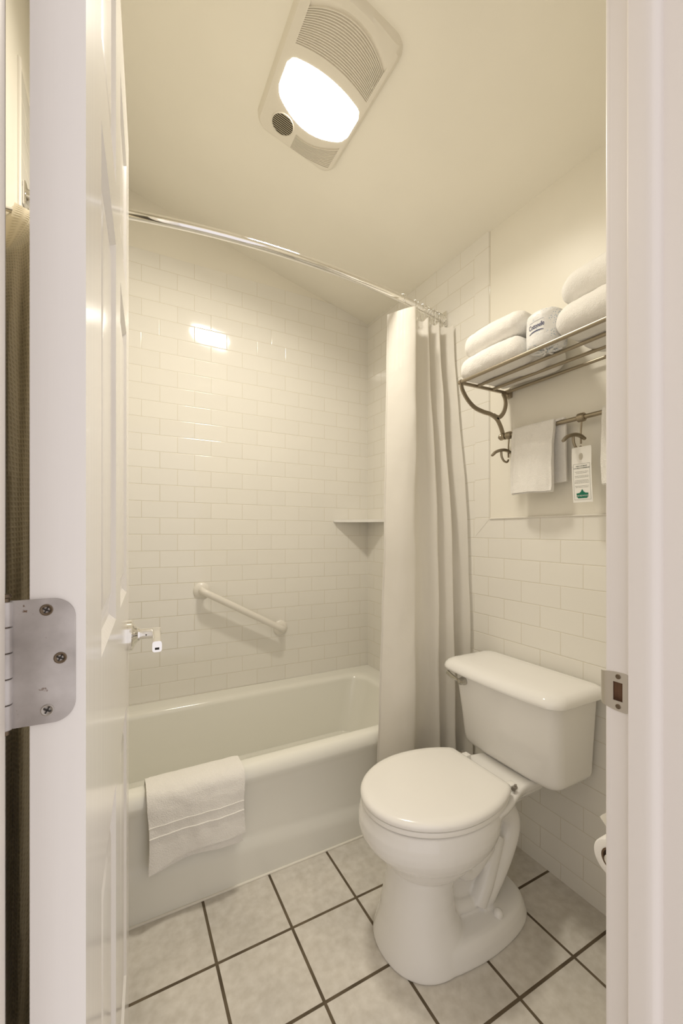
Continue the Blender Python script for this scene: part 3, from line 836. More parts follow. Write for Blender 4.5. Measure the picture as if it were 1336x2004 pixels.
# ================================================================== CEILING LIGHT WITH VENT
def build_light():
    U = Vector((1, 0, -.23587)).normalized(); V0 = Vector((0, 1, .0364)); V = (V0 - U*V0.dot(U)).normalized(); W = V.cross(U).normalized()
    if W.z > 0: W = -W
    cx_, cy_ = .5560, 1.164
    O_ = Vector((cx_, cy_, ceil_z(cx_, cy_)))
    P = lambda u, v, w_: O_ + U*u + V*v + W*w_
    lamp = thing('ceiling_light', 'white ceiling vent and heater panel with glowing curved lamp', 'ceiling light', O_)
    HU, HV = .1515, .248; RC = .048
    g = lambda u: 1-((u-.007)/.122)**2
    K = [(-HV, 0), (-.158, -.050), (-.058, -.021), (-.022, -.025), (.090, .062), (.122, .062), (.217, .020), (HV, 0)]
    segs = [6, 18*8, 5, 14, 5, 12*8, 6]
    us = sorted(set([-HU + 2*HU*i/70 for i in range(71)] + [-.1135, -.1130, .1265, .1270, -.016, -.0155]))
    rows = []; info = []
    for k in range(7):
        for i in range(segs[k]): rows.append((k, i/segs[k]))
    rows.append((6, 1.0))
    bm = nb(); G = []
    def inset(u, v):
        # distance inside rounded rect
        qx = abs(u)-(HU-RC); qy = abs(v)-(HV-RC)
        return -(math.hypot(max(qx, 0), max(qy, 0)) + min(max(qx, qy), 0) - RC)
    for k, t in rows:
        row = []
        for u in us:
            gg = g(u); gg = max(gg, -.55)
            va = K[k][0] + K[k][1]*gg; vb = K[k+1][0] + K[k+1][1]*gg
            v = lerp(va, vb, t); v = max(-HV, min(HV, v)); uu = u
            # round the outline
            qx = abs(uu)-(HU-RC); qy = abs(v)-(HV-RC)
            if qx > 0 and qy > 0:
                l = math.hypot(qx, qy)
                if l > RC: uu = math.copysign(HU-RC+qx/l*RC, uu); v = math.copysign(HV-RC+qy/l*RC, v)
            d = max(0, inset(uu, v)); q = min(1, d/.016)
            h = -.003 + .023*(1-(1-q)**2.4)
            grv = 0
            if k == 1 and -.1132 <= u <= .1267 and t < 1: grv = 1 if (t*18 % 1) < .5 else 0
            if k == 5 and -.0157 <= u <= .1267: grv = 1 if (t*12 % 1) < .5 else 0
            row.append(P(uu, v, h - .0045*grv))
        G.append(row)
    sheet(bm, G)
    obj('vent_panel', bm, M_fixture, lamp, smooth=30)
    # lens
    bm = nb(); rings = []
    for ins, hh in [(0, .0201), (.0005, .0205), (.003, .0209), (.010, .0213), (.03, .0216), (.05, .0218)]:
        pts = []; N = 26; X = .1245-ins
        rc = max(.004, .020-ins*.3)
        base = [(lerp(-X, X, i/N), 0) for i in range(N+1)]
        up = []; dn = []
        for i in range(N+1):
            u = .007 + lerp(-X, X, i/N); e = min(i, N-i)/N*2*X
            gg = g(u)
            near = -.024-.023*gg; far = .090+.054*gg; mid = (near+far)/2
            # corner rounding
            if e < rc: rr_ = rc - math.sqrt(max(0, rc*rc-(rc-e)**2))
            else: rr_ = 0
            dn.append((u, near+ins+rr_)); up.append((u, far-ins-rr_))
        pts = [P(u, v, hh) for u, v in dn] + [P(u, v, hh) for u, v in up[::-1]]
        rings.append(pts)
    loft(bm, rings, False, True)
    o = obj('lamp_lens', bm, M_lens, lamp, smooth=60); o['label'] = 'glowing white lamp lens'
    al = bpy.data.lights.new('lamp_light', 'AREA'); al.shape = 'RECTANGLE'; al.size = .22; al.size_y = .14
    al.energy = LAMP_DOWN_WATTS; al.color = LAMP_COLOR; al.spread = math.radians(158)
    ao = bpy.data.objects.new('lamp_light', al); C.objects.link(ao)
    Mx = Matrix((U, -V, -W)).transposed().to_4x4()
    if Mx.determinant() < 0: Mx = Matrix((U, V, -W)).transposed().to_4x4()
    Mx.translation = P(.007, .046, .0228); ao.parent = lamp; ao.matrix_parent_inverse = Matrix.Identity(4)
    Mx.translation = Mx.translation - O_
    ao.matrix_local = Mx
    # round night light
    cu, cv, r = -.066, .176, .0375
    bm = nb(); ringp = [P(cu+r*math.cos(2*PI*k/40), cv+r*math.sin(2*PI*k/40), .021) for k in range(40)]
    tube(bm, ringp, .0022, 8, closed=True, caps=False); nl = obj('night_light_ring', bm, M_fixture, lamp)
    bm = nb(); c1 = [P(cu+(r-.001)*math.cos(2*PI*k/40), cv+(r-.001)*math.sin(2*PI*k/40), .0206) for k in range(40)]
    c0 = [P(cu+(r-.001)*math.cos(2*PI*k/40), cv+(r-.001)*math.sin(2*PI*k/40), .0195) for k in range(40)]
    loft(bm, [c0, c1]); obj('night_light_back', bm, mat('smoked_plastic', (.06, .048, .03), .4), nl)
    bm = nb()
    for i in range(11):
        v = -r + (i+.5)*2*r/11; hw = math.sqrt(max(0, (r-.002)**2 - v*v))
        if hw < .006: continue
        tube(bm, [P(cu-hw, cv+v, .0222), P(cu+hw, cv+v, .0222)], .00105, 8)
    obj('louvre', bm, mat('louvre_plastic', (.62, .56, .42), .4), nl)
build_light()

# ================================================================== CURTAIN ROD, RINGS, CURTAIN
RZ = 2.1172
def rod_y(x): return 1.3535 + (.0965*((x-.53)/.767)**2 if x > .53 else .125*((x-.53)/.77)**2)
rod = thing('curtain_rod', 'curved chrome shower rod spanning the tub alcove', 'curtain rod', (.53, 1.3535, RZ))
bm = nb(); tube(bm, [(x, rod_y(x), RZ) for x in [L+.002 + (R-L-.004)*i/60 for i in range(61)]], .0142, 24); obj('rod_tube', bm, M_chrome, rod, smooth=60)
for xx, s in ((R, -1), (L, 1)):
    bm = nb(); yy = rod_y(xx)
    box(bm, min(xx, xx+s*.008), max(xx, xx+s*.008), yy-.026, yy+.026, RZ-.034, RZ+.034, .003, 2)
    lathe(bm, [(.024, 0), (.022, .012), (.017, .026), (.0165, .034)], (xx+s*.006, yy, RZ), (s, 0, 0), 28); obj('wall_flange', bm, M_chrome, rod)

def ring_bm():
    """double wire hook: loop over the rod, roller balls on top; local origin at rod centre; loop in YZ plane"""
    bm = nb(); r = .0205
    pts = [(0, r*math.sin(a), r*math.cos(a)) for a in [lerp(-2.35, 2.35, i/26) for i in range(27)]]
    front = [(0.0, pts[0][1]-.001, pts[0][2]-.012), (0, -.011, -.045), (0, -.013, -.060), (0, -.007, -.068), (0, -.001, -.062), (0, -.001, -.056)]
    back = [(0, -p[1], p[2]) for p in front]
    tube(bm, front[::-1] + pts + back, .0013, 8)
    return bm
ring_x = [1.023, 1.098, 1.146, 1.170, 1.188, 1.203, 1.216, 1.228, 1.238, 1.248, 1.256, 1.264]
b0 = ring_bm(); b1 = nb()
for k in range(5):
    a = -.55+.275*k; sphere(b1, Vector((0, .0185*math.sin(a), .0185*math.cos(a)+.0015)), .0032, 10)
rg = thing('curtain_ring', 'chrome roller ring at the free end of the gathered curtain', 'curtain ring', (0, 0, 0), 'chrome rings on the shower rod')
rg1 = obj('wire_hook', b0, M_chrome, rg); rg2 = obj('roller_balls', b1, M_chrome, rg)
ords = ['second', 'third', 'fourth', 'fifth', 'sixth', 'seventh', 'eighth', 'ninth', 'tenth', 'eleventh']
def put_ring(o, i):
    x = ring_x[i]; o.location = (x, rod_y(x), RZ); o.rotation_euler = (random.uniform(-.12, .12), 0, random.uniform(-.5, .5) if i else .5)
for i in range(len(ring_x)):
    if i == 0: put_ring(rg, 0); continue
    r_ = rg.copy(); C.objects.link(r_)
    for ch in (rg1, rg2):
        c_ = ch.copy(); C.objects.link(c_); c_.parent = r_
    put_ring(r_, i)
    r_['label'] = ('chrome roller ring closest to the wall flange' if i == len(ring_x)-1 else 'chrome roller ring on the rod, %s from the curtain\'s free edge' % ords[i-1])

def curtain_pt(u, s):
    """u across 0..1 (free edge to wall), s height 0 top..1 bottom"""
    top = [(.972, 1.436), (1.012, 1.378), (1.048, 1.350), (1.066, 1.372), (1.080, 1.425), (1.105, 1.452), (1.132, 1.418), (1.150, 1.392), (1.166, 1.424), (1.180, 1.455), (1.200, 1.420), (1.214, 1.396), (1.230, 1.430), (1.245, 1.452), (1.262, 1.415), (1.280, 1.382)]
    mid = [(.900, 1.345), (.950, 1.300), (1.003, 1.284), (1.018, 1.304), (1.034, 1.330), (1.075, 1.343), (1.110, 1.336), (1.138, 1.308), (1.156, 1.328), (1.172, 1.345), (1.190, 1.318), (1.205, 1.300), (1.222, 1.322), (1.238, 1.338), (1.255, 1.312), (1.276, 1.278)]
    bot = [(.856, 1.318), (.912, 1.272), (.985, 1.252), (1.000, 1.275), (1.016, 1.304), (1.060, 1.318), (1.103, 1.306), (1.132, 1.276), (1.150, 1.300), (1.168, 1.324), (1.190, 1.280), (1.206, 1.252), (1.222, 1.288), (1.240, 1.318), (1.258, 1.278), (1.280, 1.240)]
    return top, mid, bot
def build_curtain():
    tm = curtain_pt(0, 0); n = 8
    cs = [spline([(x, y, 0) for x, y in t], n) for t in tm]
    ztop = RZ-.052; zbot = .115
    G = []; H = 90
    for j in range(H+1):
        s = j/H; z = lerp(ztop, zbot, s); row = []
        if s < .5: k = s/.5; k = k*k*(3-2*k)*.55 + k*.45; a, b = cs[0], cs[1]
        else: k = (s-.5)/.5; a, b = cs[1], cs[2]
        for i in range(len(cs[0])):
            p = a[i].lerp(b[i], k); uu = i/len(cs[0])
            sag = -.012*(math.sin(uu*PI*11)**2)*max(0, 1-s*14)*(0 if uu < .18 else 1) + (.014*min(1, uu/.13)-.012 if uu < .18 else 0)*max(0, 1-s*10)
            nv = noise.noise(Vector((uu*9, s*7, 3)))*.008*min(1, s*6) + noise.noise(Vector((uu*22, s*16, 8)))*.0022
            x = p.x; y = p.y + nv
            y += lerp(-.012, .012, s)
            if z < .46: y = min(y, 1.357)
            row.append(Vector((min(x, R-.004), y, z+sag)))
        G.append(row)
    bm = nb(); A = sheet(bm, G, .0012)
    uv = bm.loops.layers.uv.new('UVMap')
    m_ = {}
    for j, r_ in enumerate(A):
        for i, v in enumerate(r_): m_[v] = (i/len(r_), j/H)
    for f in bm.faces:
        for l in f.loops:
            if l.vert in m_: l[uv].uv = m_[l.vert]
            else: l[uv].uv = (l.vert.co.x*2, 0)
    return bm, G
bmc, CG = build_curtain()
cur = thing('shower_curtain', 'white cloth shower curtain gathered at the right end of the rod', 'shower curtain', (1.08, 1.36, .115))
obj('curtain_cloth', bmc, M_curtain, cur, smooth=80)
# stitched hem along the free edge
bm = nb(); hem = []
for j, r_ in enumerate(CG):
    p0, p1, p2 = r_[0], r_[1], r_[2]; nn = (p2-p0).cross(Vector((0, 0, 1))).normalized()
    if nn.y > 0: nn = -nn
    hem.append([p0 + nn*.0012, p0.lerp(p1, .5) + nn*.0022, p1.lerp(p2, .0) + nn*.0012])
for j in range(0, len(hem)-1):
    pass
Hm = []
for j in range(len(hem)*3-2):
    a = j/3; i0 = int(a); i1 = min(len(hem)-1, i0+1); t = a-i0
    w_ = .0007*math.sin(j*2.2)
    Hm.append([hem[i0][k].lerp(hem[i1][k], t) + Vector((0, -w_ if k == 1 else 0, 0)) for k in range(3)])
sheet(bm, Hm, .001); obj('hem', bm, M_curtain, cur, smooth=60)

# ================================================================== SHELF, GRAB BAR
bm = nb(); zz = 1.230
out = [(R-.0005, B-.0005), (R-.0005, B-.232), (R-.010, B-.236)] + [(lerp(R-.012, R-.224, t) + .010*math.sin(PI*t), lerp(B-.236, B-.014, t) + .010*math.sin(PI*t)) for t in [i/14 for i in range(15)]] + [(R-.228, B-.0005)]
poly_slab(bm, [(x, y, zz) for x, y in out], (0, 0, -.015))
es = [e for e in bm.edges if abs(e.verts[0].co.z-e.verts[1].co.z) < 1e-5 and not (e.verts[0].co.x > R-.001 and e.verts[1].co.x > R-.001)]
bmesh.ops.bevel(bm, geom=es, offset=.003, segments=3, affect='EDGES')
cs_ = obj('corner_shelf', bm, M_china, None, (R, B, zz)); tag(cs_, 'white ceramic corner shelf on the tiled shower walls', 'shelf')
gb = thing('grab_bar', 'white slanting grab bar on the tiled wall above the tub', 'grab bar', (.55, B, .76))
g0, g1 = Vector((.352, B-.058, .8770)), Vector((.7535, B-.058, .6535))
gd = (g1-g0).normalized()
bm = nb()
tube(bm, spline([(g0.x, B-.002, g0.z), (g0.x, B-.038, g0.z), tuple(g0+gd*.012+Vector((0, .004, 0))), tuple(g0+gd*.035)], 5)[:-1] + [g0+gd*.035, g1-gd*.035] + spline([tuple(g1-gd*.034), tuple(g1-gd*.012+Vector((0, .004, 0))), (g1.x, B-.038, g1.z), (g1.x, B-.002, g1.z)], 5), .0162, 24)
obj('bar_tube', bm, M_white, gb, smooth=60)
for p in (g0, g1):
    bm = nb(); lathe(bm, [(.0385, 0), (.0385, .004), (.035, .008), (.028, .011), (.020, .016)], (p.x, B, p.z), (0, -1, 0), 36); obj('flange', bm, M_white, gb)

# ================================================================== TOWEL ON THE TUB RIM
TTG = []
def tub_towel():
    # path over the rim, (y, z), from inside to outside bottom
    path = spline([(0, 1.462, .335), (0, 1.458, .366), (0, 1.444, .3835), (0, 1.415, .3855), (0, 1.386, .3825), (0, 1.364, .368), (0, 1.3545, .335), (0, 1.352, .29), (0, 1.351, .235), (0, 1.349, .165)], 6)
    def layer(x0, x1, off, zend, seed, th):
        G = []; N = 46
        for i in range(N+1):
            s = i/N; row = []
            for j, p in enumerate(path):
                t = j/(len(path)-1)
                x = lerp(x0, x1, s) + .006*noise.noise(Vector((s*2, t*3, seed))) + (lerp(.006, .0, s))*t
                z = p.z
                if p.z < .34 and j > 20: z = lerp(.34, zend(s), (.34-p.z)/(.34-.165))
                hang = max(0, (.34-z)/.17) if j > 20 else 0
                y = p.y - off - hang*(.006*math.sin(s*PI*2.6+seed*2)+.006) + .0025*noise.noise(Vector((s*9, t*9, seed)))
                row.append(Vector((x, y, z)))
            G.append(row)
        sheet(bm, G, th); TTG[:] = G
    layer(.080, .352, -.0005, lambda s: .158+.012*math.sin(s*3), 4, .004)
    layer(.069, .360, .006, lambda s: .162 + .030*math.sin(min(1, s*1.25)*PI*.62)*1.0, 1, .0055)
    return None
bm = nb(); tub_towel()
tt = obj('bath_mat_towel', bm, M_towel, None, (.21, 1.34, .17), smooth=70); tag(tt, 'white folded bath mat towel hung over the tub rim', 'towel')
bm = nb()
for zt, r_ in ((.262, .0021), (.292, .0015)):
    pts = []
    for row in TTG:
        for a, b in zip(row[20:], row[21:]):
            if a.z >= zt > b.z:
                q = a.lerp(b, (a.z-zt)/(a.z-b.z)); pts.append(q + Vector((0, -.0058, 0))); break
    tube(bm, pts, r_, 8)
o_ = obj('woven_band', bm, M_band, tt)

# ================================================================== TOWEL RACK
RY = 1.089; BZ = 1.6835
rack = thing('towel_rack', 'brushed nickel hotel towel shelf and bar on the right wall', 'towel rack', (R, .79, 1.5))
RY2 = .47
def yend(y): return y
for x_, r_ in ((1.052, .0062), (1.132, .0055), (1.208, .0055), (1.280, .0055)):
    bm = nb(); tube(bm, [(x_, RY, BZ), (x_, RY2, BZ)], r_, 16); obj('shelf_bar', bm, M_nickel, rack)
def bracket(y):
    bm = nb(); f = (.0022, .0065)
    box(bm, 1.046, R+.003, y-.0045, y+.0045, BZ-.007, BZ+.003, .001, 1)
    lathe(bm, [(.0085, -.004), (.0085, .004), (.005, .010)], (1.052, y, BZ), 'y', 20)
    def flat(pts, w0, w1):
        P_ = spline([(x, y, z) for x, z in pts], 8); rings = []
        for i, p in enumerate(P_):
            a = P_[max(0, i-1)]; b = P_[min(len(P_)-1, i+1)]; t = (b-a).normalized(); n_ = Vector((-t.z, 0, t.x)); w_ = lerp(w0, w1, i/(len(P_)-1))/2
            rings.append([p+n_*w_+Vector((0, -.003, 0)), p+n_*w_+Vector((0, .003, 0)), p-n_*w_+Vector((0, .003, 0)), p-n_*w_+Vector((0, -.003, 0))])
        loft(bm, rings)
    flat([(1.054, BZ-.004), (1.060, 1.658), (1.084, 1.628), (1.118, 1.605), (1.160, 1.595), (1.198, 1.591), (1.228, 1.579), (1.246, 1.558), (1.258, 1.535), (1.262, 1.521)], .0125, .016)
    flat([(1.262, BZ-.006), (1.274, 1.658), (1.276, 1.633), (1.264, 1.605), (1.240, 1.585), (1.212, 1.589)], .014, .015)
    return obj('bracket', bm, M_nickel, rack, smooth=40)
bracket(RY); bracket(RY2)
for yy in (RY, RY2):
    bm = nb(); box(bm, R-.012, R+.004, yy-.012, yy+.012, BZ-.020, BZ+.012, .003, 2); obj('wall_mount', bm, M_nickel, rack)
bm = nb(); bx, bz = 1.262, 1.5155; tube(bm, [(bx, RY, bz), (bx, RY2, bz)], .0072, 18); obj('towel_bar', bm, M_nickel, rack)
for yy, s in ((RY, 1), (RY2, -1)):
    bm = nb(); lathe(bm, [(.012, -.012*s), (.0125, -.006*s), (.0105, .002*s), (.0125, .006*s), (.012, .010*s), (.006, .018*s), (.001, .020*s)], (bx, yy, bz), 'y', 24); obj('bar_finial', bm, M_nickel, rack)
def rack_hook(y, sgn=1):
    bm = nb(); lathe(bm, [(.010, -.012), (.0135, -.009), (.0142, 0), (.0135, .009), (.010, .012)], (bx, y, bz), 'y', 24)
    h = obj('robe_hook', bm, M_nickel, rack)
    bm = nb()
    tube(bm, [(bx, y, bz-.012), (bx-.003, y, bz-.045), (bx-.004, y-.001, bz-.082)], .0028, 10)
    obj('hook_stem', bm, M_nickel, h)
    bm = nb(); cz = bz-.066
    P_ = spline([(bx+.006, y-.008, cz-.002), (bx-.012, y-.002, cz+.008), (bx-.035, y+.002, cz+.009), (bx-.060, y+.006, cz+.001), (bx-.078, y+.008, cz-.014)], 7)
    n_ = len(P_); tube(bm, P_, [.55+.55*math.sin(PI*min(1, .12+i/n_*.8)) for i in range(n_)], 16, True, (.0050, .0064))
    P_ = spline([(bx-.038, y+.002, cz+.006), (bx-.036, y+.002, cz-.014), (bx-.025, y+.001, cz-.030), (bx-.010, y, cz-.033), (bx-.003, y, cz-.024)], 6)
    tube(bm, P_, [.0042-.0008*i/len(P_) for i in range(len(P_))], 12)
    obj('hook_prong', bm, M_nickel, h)
rack_hook(1.062); rack_hook(.790)

# folded towels on the shelf
def rolled(seed, tilt=0, droop=0, ridge=0):
    def fn(u, p):
        q = p.copy()
        q.z += tilt*u.y + droop*(u.x*u.x) - .004*u.y*u.y
        if ridge: q.z += ridge*math.exp(-((u.y-.75)/.3)**2)*(1 if u.z > 0 else 0)
        return q
    return fn
SZ = BZ+.0065
def shelf_towel(c, half, r, label, seed, group, **kw):
    bm = nb(); softbox(bm, c, half, r, (22, 30, 12), rolled(seed, **kw), seed, .0060, 9)
    o = obj('folded_towel', bm, M_towel, None, (c[0], c[1], c[2]-half[2]), smooth=80); return tag(o, label, 'towel', group)
shelf_towel((1.170, .975, SZ+.038), (.123, .128, .039), (.037, .040, .037), 'thick folded white bath towel, lower of the left stack on the rack', 1, 'folded bath towels on the rack')
shelf_towel((1.174, .973, SZ+.119), (.118, .126, .040), (.038, .045, .038), 'thick folded white bath towel, upper of the left stack on the rack', 2, 'folded bath towels on the rack')
shelf_towel((1.168, .597, SZ+.048), (.122, .150, .049), (.046, .05, .047), 'thick folded white bath towel, lower of the right stack beside the wrapped roll', 3, 'folded bath towels on the rack')
shelf_towel((1.180, .599, SZ+.146), (.110, .146, .045), (.044, .055, .044), 'thick folded white bath towel, upper of the right stack by the jamb', 4, 'folded bath towels on the rack')

# wrapped spare roll
wc = Vector((1.100, .7925, SZ+.001)); WR = .0515; WH = .104
wrp = thing('wrapped_toilet_roll', 'paper-wrapped spare toilet roll with blue print between the towel stacks', 'toilet roll', wc)
def wrap_pt(a, z, dr=0):
    rr = WR + dr
    e = 2.6; c_, s_ = math.cos(a), math.sin(a)
    k = (abs(c_)**e + abs(s_)**e)**(-1/e)
    rr *= .5+.5*k
    q = z/WH
    rr -= .010*max(0, (q-.86)/.14)**2 + .006*max(0, (.1-q)/.1)**2
    rr += .0015*noise.noise(Vector((c_*3, s_*3, z*30)))
    return wc + Vector((rr*c_, rr*s_, z))
bm = nb(); rings = []
n = 56
for z in [0, .003, .008, .02, .035, .05, .065, .08, .09, .097, .102, .104]:
    rings.append([wrap_pt(2*PI*k/n, z) for k in range(n)])
rings.append([wc + Vector((.020*math.cos(2*PI*k/n), .020*math.sin(2*PI*k/n), WH-.001+.0025*math.sin(k*1.7))) for k in range(n)])
rings.append([wc + Vector((.016*math.cos(2*PI*k/n), .016*math.sin(2*PI*k/n), WH-.010)) for k in range(n)])
loft(bm, rings); obj('wrapper', bm, M_wrap, wrp, smooth=60)
bm = nb()
for k in range(7):
    a = k*.9; tube(bm, [wc+Vector((.004*math.cos(a), .004*math.sin(a), -.002)), wc+Vector((.022*math.cos(a), .022*math.sin(a), -.0045)), wc+Vector((.040*math.cos(a), .040*math.sin(a), .001))], .0035, 8)
obj('tucked_end', bm, M_wrap, wrp)
A0 = PI + .06
def label_pt(x, y): return wrap_pt(A0 + x/WR, .052 + y, .0007)
bm = nb(); text_mesh(bm, 'Cottonelle', .0192, lambda x, y: label_pt(x*.62, y + x*.03), bold=.0002, spacing=.92)
obj('printed_name', bm, M_ink, wrp, smooth=None)
bm = nb()
arc = [(-.022 + .044*i/16, -.012 + .004*math.sin(PI*i/16) + (-.022+.044*i/16)*.06) for i in range(17)]
sheet(bm, [[label_pt(x, y-.0022*math.sin(PI*(.15+.85*i/16))), label_pt(x, y+.0014)] for i, (x, y) in enumerate(arc)])
obj('printed_swoosh', bm, M_ink, wrp, smooth=None)
bm = nb()
sheet(bm, [[label_pt(-.022+.044*i/12, .019+(-.022+.044*i/12)*.08), label_pt(-.022+.044*i/12, .0197+(-.022+.044*i/12)*.08)] for i in range(13)])
obj('printed_rule', bm, M_ink, wrp, smooth=None)

# ================================================================== HAND TOWELS ON THE BAR
def bar_towel(y0, y1, zf, yb0, yb1, zb, label, seed, xo=0):
    bm = nb(); r = .0145
    front = [(bx-r-.010, zf), (bx-r-.011, lerp(zf, bz, .35)), (bx-r-.008, lerp(zf, bz, .7)), (bx-r-.001, bz-.010)]
    arc = [(bx-r*math.cos(a), bz+.0005+r*math.sin(a)) for a in [PI*k/8 for k in range(1, 8)]]
    back = [(bx+r-.001, bz-.012), (bx+r+.002, lerp(zb, bz, .6)), (bx+r+.002, zb)]
    path = spline([(0, x, z) for x, z in front+arc+back], 4)
    G = []; N = 30; Lp = len(path)
    for i in range(N+1):
        s = i/N; row = []
        for j, p in enumerate(path):
            t = j/(Lp-1); k = max(0, min(1, (t-.42)/.16))
            y = lerp(lerp(y0, y1, s), lerp(yb0, yb1, s), k)
            pin = math.exp(-((t-.5)/.2)**2)
            y += .007*noise.noise(Vector((t*6, s*2, seed))) + .002*noise.noise(Vector((t*22, s*2, seed)))
            hang = max(0, .5-t)*2
            x = p.y - hang*(.004+.007*math.sin(s*PI*1.0)+.010*noise.noise(Vector((s*2.4+t*3, t*6-s*2, seed+5)))+.003*noise.noise(Vector((s*9, t*16, seed)))) if t < .5 else p.y + .0008*noise.noise(Vector((s*5, t*5, seed)))
            x = min(x, R-.0125+.011)
            row.append(Vector((x, y, p.z + .003*noise.noise(Vector((s*3, t*4, seed+9))))))
        G.append(row)
    sheet(bm, G, .007 if True else 0, -1)
    # second fold layer on the front
    G2 = [[v + Vector((-.0085 + (.003 if i < 3 or i > N-3 else 0), 0, .004)) for v in row[:int(Lp*.40)]] for i, row in enumerate(G)]
    sheet(bm, G2, .006, -1)
    o = obj('hand_towel', bm, M_towel, None, ((bx), (y0+y1)/2, zf), smooth=75); return tag(o, label, 'towel', 'hand towels on the rack bar')
bar_towel(.870, 1.027, 1.292, .846, 1.00, 1.324, 'white hand towel draped over the bar between the two hooks', 2)
bar_towel(.545, .712, 1.297, .56, .70, 1.32, 'white hand towel on the bar, mostly hidden behind the right jamb', 6)

# ================================================================== PAPER CARD ON THE HOOK
def card():
    W_, H_ = .060, .168
    c0 = Vector((bx-.034, .799, 1.418))      # top-left seen from the room
    right = Vector((.010, -.998, 0)).normalized(); rightv = right
    up = Vector((0, .03, 1)).normalized(); nrm = right.cross(up).normalized()
    if nrm.x > 0: nrm = -nrm
    P = lambda x, y, d=0: c0 + rightv*x - up*y + nrm*(d + .003*math.sin(PI*min(1, y/H_)))
    bm = nb(); t = .0006
    hc = (.0285, .030); hr = (.0065, .011)
    N = 32; ring = []; outer = []
    for k in range(N):
        a = 2*PI*k/N; ring.append((hc[0]+hr[0]*math.cos(a), hc[1]+hr[1]*math.sin(a)))
        c_, s_ = math.cos(a), math.sin(a); m_ = max(abs(c_)/.0285 if c_ < 0 else abs(c_)/(W_-.0285), abs(s_)/.030)
        outer.append((hc[0]+c_/m_, hc[1]+s_/m_))
    for d, fl in ((0, 0), (-t, 1)):
        A_ = [bm.verts.new(P(x, y, d)) for x, y in ring]; B_ = [bm.verts.new(P(x, y, d)) for x, y in outer]
        for k in range(N):
            j = (k+1) % N; bm.faces.new((A_[k], A_[j], B_[j], B_[k]))
        ys = [.06+(H_-.06)*i/8 for i in range(9)]
        g = [[bm.verts.new(P(x, y, d)) for y in ys] for x in (0, W_)]
        for i in range(8): bm.faces.new((g[0][i], g[1][i], g[1][i+1], g[0][i+1]))
    cd = obj('hanging_card', bm, M_card, None, tuple(P(.03, H_)), smooth=60)
    tag(cd, 'white printed guest card with green emblem hanging from the hook', 'card')
    D = .0005
    Q = lambda x, y: P(x, y, D)
    bm = nb()
    def line(x0, y0, x1, y1, w_):
        n_ = 12
        dx, dy = x1-x0, y1-y0; l = math.hypot(dx, dy); nx, ny = -dy/l*w_/2, dx/l*w_/2
        sheet(bm, [[Q(lerp(x0, x1, i/n_)+nx, lerp(y0, y1, i/n_)+ny), Q(lerp(x0, x1, i/n_)-nx, lerp(y0, y1, i/n_)-ny)] for i in range(n_+1)])
    for a in ((.005, .052, .055, .052), (.005, .052, .005, .160), (.055, .052, .055, .160), (.005, .160, .055, .160)): line(*a, .0005)
    text_mesh(bm, 'HELP US MAKE', .0052, lambda x, y: Q(.030+x, .0605-y), bold=.00008)
    text_mesh(bm, 'A WORLD OF DIFFERENCE', .0047, lambda x, y: Q(.030+x, .0665-y), spacing=.82, bold=.00006)
    obj('printed_heading', bm, M_cardink, cd, smooth=None)
    bm = nb(); rnd = random.Random(3)
    for y, wd in ((.0755, .040), (.0795, .034), (.0885, .042), (.0925, .040), (.1015, .040), (.1055, .043), (.1095, .044), (.1185, .042), (.1225, .038)):
        x = .030-wd/2
        while x < .030+wd/2-.001:
            l = rnd.uniform(.002, .006); x2 = min(x+l, .030+wd/2); line(x, y, x2, y, .0011); x = x2+.0009
    obj('printed_text', bm, M_cardgrey, cd, smooth=None)
    bm = nb()
    def poly(pts): bm.faces.new([bm.verts.new(P(x, y, D)) for x, y in pts])
    poly([(.012, .1405), (.022, .1395), (.022, .1375), (.0245, .1375), (.030, .128), (.0355, .1375), (.038, .1375), (.038, .1395), (.048, .1405), (.0475, .1520), (.045, .1520), (.044, .1555), (.016, .1555), (.015, .1520), (.0125, .1520)])
    obj('green_emblem', bm, M_green, cd, smooth=None)
    bm = nb(); D = .0010
    text_mesh(bm, 'THE REDWOOD', .0058, lambda x, y: P(.030+x, .1500-y, D), spacing=.86)
    obj('emblem_lettering', bm, M_card, cd, smooth=None)
card()

# ================================================================== TOILET PAPER ON THE NEAR WALL
tp_c = Vector((.808, .447, .550))
ho = thing('toilet_paper_holder', 'chrome toilet paper holder on the wall beside the doorway', 'paper holder', (.864, NEAR, .55))
for xx in (.798, .931):
    bm = nb(); lathe(bm, [(.019, 0), (.019, .005), (.009, .010), (.007, .060)], (xx, NEAR, .55), 'y', 24)
    lathe(bm, [(.010, -.006), (.011, 0), (.010, .006)], (xx, .447-.016, .55), 'y', 16)
    if xx > .9: obj('holder_post', bm, M_chrome, ho)
    else: bm.free()
bm = nb(); tube(bm, [(.931, .432, .55), (.931, .447, .55), (.926, .447, .55), (.802, .447, .55)], .0115, 20); obj('roller', bm, M_chrome, ho)
bm = nb(); N = 48
def circ(r, x): return [Vector((x, tp_c.y+r*math.cos(2*PI*k/N), tp_c.z+r*math.sin(2*PI*k/N))) for k in range(N)]
rings = [circ(.0205, .8090), circ(.033, .8080), circ(.0355, .8105), circ(.0358, .8210), circ(.0358, 0.9060), circ(.0355, 0.9160), circ(.033, 0.9180), circ(.0205, 0.9180)]
rings.append(rings[0]); 
rv = [[bm.verts.new(p) for p in r] for r in rings[:-1]]; rv.append(rv[0])
for a, b in zip(rv, rv[1:]):
    for i in range(N): bm.faces.new((a[i], a[(i+1) % N], b[(i+1) % N], b[i]))
tp = thing('toilet_paper_roll', 'small toilet paper roll on the holder behind the jamb', 'toilet paper', (.863, .447, .514))
obj('paper', bm, M_tissue, tp, smooth=50)
